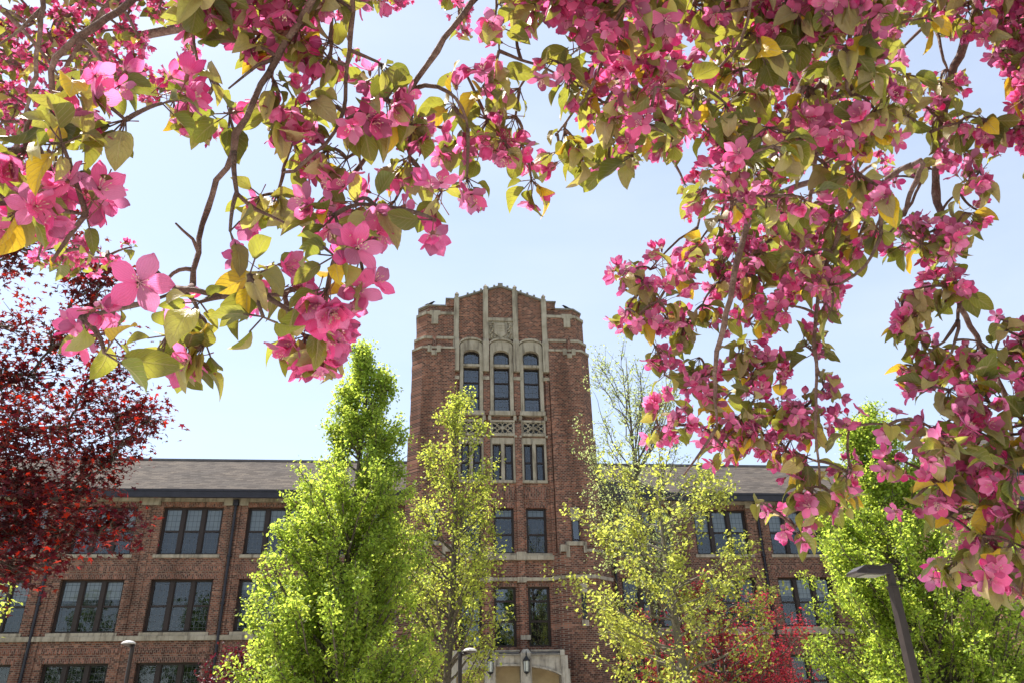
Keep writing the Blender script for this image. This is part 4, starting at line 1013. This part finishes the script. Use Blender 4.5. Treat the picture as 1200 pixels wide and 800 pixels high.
# bare wood seen in the photo: (distance, thickness m, pixel polyline from its upper end)
WOOD = [
 (.92, .0062, [(215, -70), (185, -30), (160, 0), (127, 18), (97, 37), (67, 60), (53, 87), (57, 113), (77, 127), (100, 133)], [1.0] * 4 + [.9, .85, .8, .7, .6, .45]),
 (.90, .0030, [(77, 127), (62, 145), (58, 170), (66, 192)], [.8, .6, .5, .4]),
 (1.6, .0075, [(55, -60), (50, 0), (48, 30), (42, 60), (40, 100), (28, 140)], None),
 (1.6, .004, [(48, 20), (20, 42), (-10, 58)], None),
 (.88, .0035, [(225, -60), (222, 0), (228, 35), (226, 70), (240, 88), (262, 112)], None),
 (.84, .0068, [(395, -70), (370, -10), (350, 30), (330, 62), (306, 100), (287, 140), (271, 175), (258, 210), (241, 240), (236, 258), (232, 300), (226, 334)], [1.1, 1.1, 1.05, 1, .95, .9, .85, .75, .62, .6, .55, .55]),
 (.80, .0026, [(238, 254), (224, 260), (214, 264), (206, 262)], None),
 (.84, .0026, [(322, 71), (300, 77), (280, 85), (268, 104)], None),
 (.72, .0032, [(226, 334), (212, 338), (196, 345), (180, 352)], None),
 (.72, .0038, [(226, 334), (250, 351), (280, 353), (322, 348), (345, 340)], None),
 (.80, .0036, [(262, 205), (270, 232), (286, 243), (315, 250), (335, 262)], None),
 (.86, .0050, [(415, -70), (411, 0), (410, 60), (405, 110), (403, 138), (395, 155), (375, 178), (355, 193), (332, 202)], None),
 (.86, .0032, [(403, 136), (412, 150), (416, 168), (424, 200)], None),
 (.92, .0066, [(600, -60), (562, -2), (540, 20), (515, 55), (502, 80), (480, 104), (465, 127), (450, 150), (430, 180), (414, 205), (398, 228), (380, 250), (360, 268)], None),
 (.90, .0036, [(503, 82), (508, 92), (520, 103), (536, 113), (550, 126), (548, 150)], None),
 (.98, .0032, [(583, -50), (582, 0), (580, 30), (585, 60)], None),
 (1.0, .0036, [(745, -60), (733, 0), (727, 22), (718, 42)], None),
 (.98, .0034, [(700, 85), (692, 108), (680, 125), (665, 142), (652, 158)], None),
 (.98, .0026, [(640, 60), (650, 84), (672, 93), (692, 108)], None),
 (1.1, .0120, [(1075, -70), (1038, 0), (1017, 27), (1000, 50), (991, 73), (967, 93), (940, 113), (925, 140)], [1.15, 1.1, 1, .95, .9, .6, .5, .4]),
 (1.08, .0060, [(1035, -60), (1014, 0), (1000, 30), (987, 60), (988, 90), (998, 112)], None),
 (1.08, .0042, [(1000, 10), (970, 25), (945, 50), (920, 66), (895, 80)], None),
 (1.05, .0042, [(885, -60), (880, 0), (880, 38), (860, 60), (840, 86), (815, 104), (796, 114)], None),
 (1.5, .0135, [(1165, -70), (1152, 0), (1140, 23), (1127, 57), (1117, 87), (1110, 112), (1107, 140), (1098, 162), (1097, 187), (1095, 213), (1100, 240), (1102, 262), (1113, 297), (1120, 340), (1128, 367), (1147, 397), (1160, 427), (1173, 447), (1183, 480), (1187, 520), (1189, 560), (1186, 590), (1196, 640)],
    [1.1, 1.05, 1, .95, .9, .85, .8, .75, .7, .66, .66, .64, .62, .6, .55, .5, .46, .42, .38, .3, .27, .24, .2]),
 (1.48, .0058, [(1150, 7), (1120, 9), (1086, 15), (1092, 30), (1102, 45), (1106, 72)], None),
 (1.48, .0046, [(1084, 17), (1068, 43), (1048, 66)], None),
 (1.42, .0042, [(1098, 190), (1080, 216), (1068, 240), (1052, 262), (1040, 276)], None),
 (1.38, .0042, [(1127, 370), (1118, 390), (1092, 413), (1080, 420)], None),
 (1.38, .0042, [(1128, 372), (1124, 400), (1110, 425), (1098, 436)], None),
 (1.22, .0078, [(950, 70), (925, 140), (903, 187), (888, 218), (879, 245), (868, 290), (860, 333), (850, 373), (840, 413), (836, 452), (840, 500)], [1, .95, .9, .85, .8, .8, .75, .7, .65, .5, .3]),
 (1.28, .0052, [(1087, 177), (1062, 195), (1040, 213), (1012, 238), (985, 260)], None),
 (1.26, .0050, [(1034, 170), (1033, 200), (1034, 240), (1033, 283), (1020, 307), (1002, 332), (972, 334)], None),
 (1.28, .0048, [(972, 300), (958, 350), (954, 380), (955, 407), (956, 460), (958, 520), (961, 570)], None),
 (1.40, .0040, [(830, 230), (815, 268), (812, 290), (802, 318), (780, 330)], None),
 (1.38, .0034, [(812, 262), (795, 278), (775, 300), (762, 316)], None),
 (1.30, .0044, [(987, 200), (965, 226), (940, 250), (905, 280)], None),
 (2.6, .013, [(160, -80), (130, 0), (100, 40), (60, 110), (20, 160), (10, 220), (60, 270), (110, 300)], None),
 (2.6, .010, [(480, -80), (440, -20), (420, 10), (400, 25)], None),
 (2.3, .013, [(960, -80), (900, 20), (840, 90), (790, 130), (740, 170), (716, 200)], None),
 (2.3, .012, [(1000, -60), (980, 60), (960, 150), (950, 230), (940, 300), (930, 340)], None),
]
TRUNK = np.array([2.3, -1.3, 0.])
crab = tag(empty('crabapple_tree', tuple(TRUNK)), 'flowering crabapple tree hanging pink blossom and bronze leaves across the view', 'tree')
# trunk behind the viewer and main limbs overhead, above the frame
LIMBS = [[(2.3, -1.3, 1.7), (2.0, -.9, 2.5), (1.3, -.1, 3.15), (.3, .45, 3.3), (-.8, .7, 3.15), (-1.7, 1.1, 2.95)],
         [(2.3, -1.3, 1.6), (2.5, -.7, 2.4), (2.1, .1, 3.2), (1.5, .9, 3.6), (.6, 1.7, 4.0), (-.6, 2.2, 4.1), (-1.8, 2.4, 3.9)],
         [(2.3, -1.3, 1.8), (2.4, -.6, 2.9), (2.0, .5, 3.6), (1.6, 1.2, 3.9), (1.3, 1.7, 4.1)]]
tm = MB(); tm.tube(np.array([(0, 0, 0), (.05, .02, .5), (0, .03, 1.1), (-.02, 0, 1.9)]), [.17, .135, .12, .10], 12)
tm.build('trunk', M['crabbark'], crab, True)
limb_pts, limb_r = [], []
for L in LIMBS:
    L = np.array(L); t = np.linspace(0, len(L) - 1, 26); P = np.stack([np.interp(t, range(len(L)), L[:, i]) for i in range(3)], 1)
    P[1:-1] = (P[:-2] + 2 * P[1:-1] + P[2:]) / 4; P += RNG.normal(size=P.shape) * .012; r = np.linspace(.062, .012, 26)
    mb = MB(); mb.tube(P - TRUNK, r, 9); mb.build('limb', M['crabbark'], crab, True); limb_pts.append(P)
limb_all = np.concatenate(limb_pts)

brs = []          # (object points, per-branch collections)
def smooth_poly(P, step=.02):
    P = np.asarray(P); d = np.r_[0, np.cumsum(np.linalg.norm(np.diff(P, axis=0), axis=1))]
    n = max(4, int(d[-1] / step)); t = np.linspace(0, d[-1], n); Q = np.stack([np.interp(t, d, P[:, i]) for i in range(3)], 1)
    for _ in range(3): Q[1:-1] = (Q[:-2] + 2 * Q[1:-1] + Q[2:]) / 4
    return Q, t / d[-1]
def zfix(px, py, r): return at_dist(px, py, r)
for bi, (dist, th, pl, tp_) in enumerate(WOOD):
    k = len(pl); dd = dist + .035 * np.sin(np.arange(k) * 1.1 + bi)
    P = np.array([at_dist(x, y, d) for (x, y), d in zip(pl, dd)])
    top = pl[0][1] < -20; wd = np.array(tp_) if tp_ else np.linspace(1, .45, k)
    if not top:                              # a side shoot: begin on the wood it grows from
        best = None
        for b in brs:
            D = np.linalg.norm(b['P'] - P[0], axis=1); j = D.argmin()
            if best is None or D[j] < best[0]: best = (D[j], b, j)
        if best[0] < .25: P[0] = best[1]['P'][best[2]] if best[0] < .06 else P[0]
        if best[0] >= .06: P = np.vstack([best[1]['P'][best[2]][None], P]); wd = np.r_[wd[0], wd]
    else:
        # carry the branch up out of view to the nearest limb
        j = np.linalg.norm(limb_all - (P[0] + np.array([0, 0, .45])), axis=1).argmin(); a = limb_all[j]
        up = (P[0] - P[1]); up /= np.linalg.norm(up); dl = np.linalg.norm(a - P[0])
        c = bez(a, P[0] + up * dl * .45, P[0], 7)[:-1]; P = np.vstack([c, P]); wd = np.r_[np.linspace(1.5, 1.05, 6) * wd[0], wd]
    Q, t = smooth_poly(P); w0 = np.interp(t, np.linspace(0, 1, len(wd)), wd) if not tp_ else np.interp(np.arange(len(Q)), np.linspace(0, len(Q) - 1, len(wd)), wd)
    Q[1:-1] += RNG.normal(size=Q[1:-1].shape) * .0012
    rad = th * w0 * (1 + .10 * RNG.random(len(Q))); rad[::5] *= 1.18
    brs.append(dict(P=Q, rad=rad, mb=MB(), leaves=[], flowers=[], far=dist > 2, dist=dist))
    rad *= .70 if dist < 2 else .6
    brs[-1]['mb'].tube(Q - TRUNK, rad, 8)

# openings where the sky shows through
GAPS = [(1018,388,18),(1002,428,14),(1032,446,12),(205,205,20),(160,215,14),(290,95,8),(182,168,16),(196,68,10),(285,120,8),(195,45,14),(265,70,16),(230,200,34),(185,205,26),(210,240,45),(165,232,22),(300,160,10),(250,290,18),(205,290,26),(255,250,14),(430,35,18),(460,40,24),(490,50,14),(420,110,10),(648,42,14),(640,130,13),
 (808,60,8),(815,178,12),(950,205,9),(1068,45,12),(1080,70,14),(1150,60,10),(1162,88,12),(1165,118,13),(1186,190,16),(1190,226,20),(1075,175,12),(1064,226,12),(1040,330,18),(1028,365,18),(996,395,18),(1015,422,22),(1005,452,14),(1032,462,12),
 (1180,300,40),(1182,338,26),(1168,268,12),(1160,332,16),(1150,370,10),(1102,390,9),(858,390,9),(938,366,7),(822,262,8),(300,300,10),(30,215,6),(118,185,7),(560,20,10),(620,70,9),(735,230,20),(770,210,20),(700,240,20)]
def in_gap(x, y):
    g_ = np.zeros(len(x), bool)
    for cx, cy, rr in GAPS: g_ |= np.hypot(x - cx, y - cy) < rr + (7 if rr > 11 else 4)
    return g_
# ---- spurs: each a rosette of leaves and a bunch of blossom
def cells(rows, far):
    out = []
    for j, row in enumerate(rows):
        for i, ch in enumerate(row):
            if ch == '.': continue
            for (ox, oy) in ((0, 0),) + (((-40, 0),) if i == 0 else ()) + (((40, 0), (80, 0)) if i == 29 else ()) + (((0, -40), (0, -80)) if j == 0 else ()):
                cx, cy = i * 40 + ox, j * 40 + oy
                d = (2.9 if cx < 500 else 2.3) if far else depth_near(cx + 20, cy + 20)
                w_ = 40 / FOC * d; dens = {'P': 1, 'M': 1, 'L': 1, 'F': .55}.get(ch, {'f': .22}.get(ch, .5))
                if not far and oy <= 0 and j == 0: dens *= 1.35
                n = dens * (w_ / .047) ** 2 * ((1.75 if d > 1.02 else 1.7 if d > .94 else 1.5 if cx > 300 and cy < 220 else 1.25) if not far else 1.9) + (.25 if not far and d < .9 else 0); n = int(n) + (RNG.random() < n - int(n))
                for _ in range(n):
                    x, y = cx + RNG.random() * 40, cy + RNG.random() * 40
                    if any(math.hypot(x - a, y - b) < c_ + 9 for a, b, c_ in GAPS): continue
                    out.append((x, y, d + RNG.normal() * (.035 if not far else .25), ch))
    return out
def covered(px, py, rows, margin=3):
    ok = np.zeros(len(px), bool)
    for ox, oy in ((0, 0), (margin, 0), (-margin, 0), (0, margin), (0, -margin)):
        i = ((px + ox) // 40).astype(int).clip(0, 29); j = ((py + oy) // 40).astype(int)
        j = np.where(j < 0, 0, j)
        ok |= np.array([jj < len(rows) and rows[jj][ii] != '.' for ii, jj in zip(i, j)], bool)
    return ok

def grow(spots, far):
    """join every spur to the nearest wood already grown, nearest first"""
    pts = np.array([at_dist(x, y, d) for x, y, d, _ in spots]); n = len(pts)
    bd = np.full(n, 1e9); bsrc = np.zeros((n, 3)); bb = np.zeros(n, int); dirn = np.zeros((n, 3))
    for k, b in enumerate(brs):
        if b['far'] != far: continue
        D = np.linalg.norm(pts[:, None] - b['P'][None], axis=2); j = D.argmin(1); dm = D[np.arange(n), j]
        u = dm < bd; bd[u] = dm[u]; bsrc[u] = b['P'][j[u]]; bb[u] = k
    left = np.ones(n, bool); axes = np.zeros((n, 3))
    for _ in range(n):
        i = np.where(left, bd, 1e9).argmin(); left[i] = False; a, c = bsrc[i], pts[i]
        if bd[i] > (.16 if not far else .9): bb[i] = -1; continue
        m_ = (a + c) / 2 + RNG.normal(size=3) * .12 * bd[i]; m_[2] += .15 * bd[i]
        T = bez(a, m_, c, 6); r = .0021 if not far else .004
        brs[bb[i]]['mb'].tube(T - TRUNK, np.linspace(r * (1 + bd[i] * 4), r * .7, 6), 5)
        axes[i] = (T[-1] - T[-2]) / (np.linalg.norm(T[-1] - T[-2]) + 1e-9)
        D = np.linalg.norm(pts - c, axis=1); u = left & (D < bd); bd[u] = D[u]; bsrc[u] = c; bb[u] = bb[i]
    return pts, bb, axes

def rosette(c, axis, ch, b, far, sc=1.):
    up = ch.upper()
    nf, nl = {'P': (7, 4), 'M': (4, 7), 'L': (1, 9), 'F': (8, 4)}[up]
    nf += int(RNG.integers(-1, 2)); nl += int(RNG.integers(-1, 2)); nf = max(nf, 0)
    ax = axis * .5 + RNG.normal(size=3) * .35 + np.array([0, 0, -.25]); ax /= np.linalg.norm(ax)
    def spread(k, s):
        v = ax + RNG.normal(size=(k, 3)) * s; return v / np.linalg.norm(v, axis=1)[:, None]
    if nf:
        ped = spread(nf, .75); L = .028 * sc * RNG.uniform(.6, 1.2, nf)
        face = ped + RNG.normal(size=(nf, 3)) * .25; F_ = frames(face, RNG); S = (.0192 if np.linalg.norm(c - EYE) < .92 else .0175) * sc * RNG.uniform(.75, 1.12, nf)
        for k in range(nf):
            # the stalk runs from the spur to the back of the flower
            b['flowers'].append((c + ped[k] * L[k], F_[k], S[k], RNG.random()))
    if nl:
        d = spread(nl, 1.1); d[:, 2] -= .35; d /= np.linalg.norm(d, axis=1)[:, None]
        nrm = RNG.normal(size=(nl, 3)) * .55 + np.array([0, 0, 1.]); nrm -= (nrm * d).sum(1)[:, None] * d; nrm /= np.linalg.norm(nrm, axis=1)[:, None]
        Mx = np.stack([d, np.cross(nrm, d), nrm], 2); S = (.034 if np.linalg.norm(c - EYE) < .92 else .036) * sc * RNG.uniform(.55, 1.25, nl); pl = .014 * sc
        for k in range(nl):
            b['leaves'].append((c + d[k] * pl, Mx[k], S[k], RNG.random(), c))

for rows, far in ((NR, False), (FR, True)):
    sp_ = cells(rows, far); pts, bb, axes = grow(sp_, far)
    for i in range(len(pts)):
        if bb[i] >= 0: rosette(pts[i], axes[i], sp_[i][3], brs[bb[i]], far, 1.0)

# the large open flower that faces the viewer at the end of the low left branch
hc = at_dist(163, 331, .63); toeye = (EYE - hc) / np.linalg.norm(EYE - hc)
hero_b = brs[8]
hero_b['flowers'].append((hc, frames(toeye[None] + np.array([[.12, 0, .1]]), RNG, xhint=np.array([[.05, 0, 1.]]))[0], .0225, -1))
hero_b['mb'].tube([hero_b['P'][-1] - TRUNK, hc - toeye * .035 - TRUNK, hc - toeye * .01 - TRUNK], .0011, 5)

# sift what strays into open sky, then build per branch
allf = []
for b in brs:
    rows = FR if b['far'] else NR
    for key in ('flowers', 'leaves'):
        L = b[key]
        if not L: continue
        C = np.array([q[0] + (q[1][:, 0] * q[2] * .5 if key == 'leaves' else 0) for q in L]); x, y, z = seen(C); ok = covered(x, y, rows) & ~(in_gap(x, y) & (RNG.random(len(x)) < .985))
        if not b['far']:
            ok &= ~((np.hypot(x - 163, y - 331) < 47) & (np.linalg.norm(C - EYE, axis=1) < 1.0) & np.array([q[3] >= 0 for q in L]))
        b[key] = [q for q, o in zip(L, ok) if o or q[3] < 0]
    for q in b['flowers']:
        x, y, z = seen(q[0]); 
        if 0 < x[0] < 1200 and 0 < y[0] < 800 and not b['far']: allf.append((z[0], id(q)))
allf.sort(); single = {i for _, i in allf[:98]}

for b in brs:
    for q in b['leaves']: b['mb'].tube([q[4] - TRUNK, q[4] + (q[0] - q[4]) * 1.1 - TRUNK], .0008, 3, cap=False)
    wood = b['mb'].build('branch', M['crabbark'], crab, True)
    big = not b['far']
    rest = []
    for q in b['flowers']:
        if id(q) in single:
            t = FL[0] if q[3] < 0 else (FB[0] if q[3] < .10 else FL[int(q[3] * 997) % 5])
            scatter('blossom', [(t, (q[1] * q[2])[None], (q[0] - TRUNK)[None])], PM, wood)
        else: rest.append(q)
    def pack(L, T, pick):
        out = []
        for k, t in enumerate(T):
            S = [q for q in L if pick(q) == k]
            if S: out.append((t, np.array([q[1] * q[2] for q in S]), np.array([q[0] - TRUNK for q in S])))
        return out
    if rest:
        T = FL + FB if big else FS
        it = pack(rest, T, (lambda q: 5 if q[3] < .08 else int(q[3] * 997) % 5) if big else (lambda q: int(q[3] * 997) % 3))
        tag(scatter('blossoms', it, PM if big else PMF, wood), kind='stuff')
    if b['leaves']:
        it = pack(b['leaves'], CL if big else CLs, (lambda q: int(q[3] * 997) % 5) if big else (lambda q: int(q[3] * 997) % 2))
        tag(scatter('leaves', it, LC, wood), kind='stuff')
#CRABEND
# ---------------------------------------------------------------- light and sky
SUN_EL, SUN_AZ = R(60), R(-52)        # high over the left wing, beyond the building (+Y)
w = bpy.data.worlds.new('World'); scene.world = w; w.use_nodes = True
nt = w.node_tree; bg = nt.nodes['Background']
sky = nt.nodes.new('ShaderNodeTexSky'); sky.sky_type = 'NISHITA'; sky.sun_disc = False
sky.sun_elevation = SUN_EL; sky.sun_rotation = SUN_AZ; sky.altitude = 100; sky.air_density = 1.0; sky.dust_density = .5; sky.ozone_density = 1.0
# thin high cirrus veils the blue
tc = nt.nodes.new('ShaderNodeTexCoord'); mp = nt.nodes.new('ShaderNodeMapping'); mp.inputs['Scale'].default_value = (1.2, 2.4, 5.0); nt.links.new(tc.outputs['Generated'], mp.inputs[0])
cn = nt.nodes.new('ShaderNodeTexNoise'); cn.inputs['Scale'].default_value = 1.6; cn.inputs['Detail'].default_value = 7; cn.inputs['Roughness'].default_value = .55; nt.links.new(mp.outputs[0], cn.inputs['Vector'])
cr_ = nt.nodes.new('ShaderNodeMapRange'); cr_.inputs[1].default_value = .35; cr_.inputs[2].default_value = .75; cr_.inputs[3].default_value = .34; cr_.inputs[4].default_value = .48; nt.links.new(cn.outputs['Fac'], cr_.inputs[0])
cm = nt.nodes.new('ShaderNodeMix'); cm.data_type = 'RGBA'; nt.links.new(cr_.outputs[0], cm.inputs[0]); nt.links.new(sky.outputs[0], cm.inputs[6]); cm.inputs[7].default_value = (4.55, 4.75, 4.95, 1)
nt.links.new(cm.outputs[2], bg.inputs[0]); bg.inputs[1].default_value = .112
sd = bpy.data.lights.new('sun', 'SUN'); so = bpy.data.objects.new('sun', sd); col.objects.link(so)
sd.energy = 5.0; sd.angle = R(.55); sd.color = (1, .95, .87)
dv = Vector((math.sin(SUN_AZ) * math.cos(SUN_EL), math.cos(SUN_AZ) * math.cos(SUN_EL), math.sin(SUN_EL)))
so.rotation_euler = dv.to_track_quat('Z', 'Y').to_euler()
so.location = (0, 0, 40)
vs = scene.view_settings
vs.view_transform = 'Standard'; vs.look = 'None'; vs.exposure = 1.17; vs.gamma = 1
try: vs.use_curve_mapping = False
except Exception: pass
scene.cycles.max_bounces = 8; scene.cycles.transparent_max_bounces = 12; scene.cycles.diffuse_bounces = 4
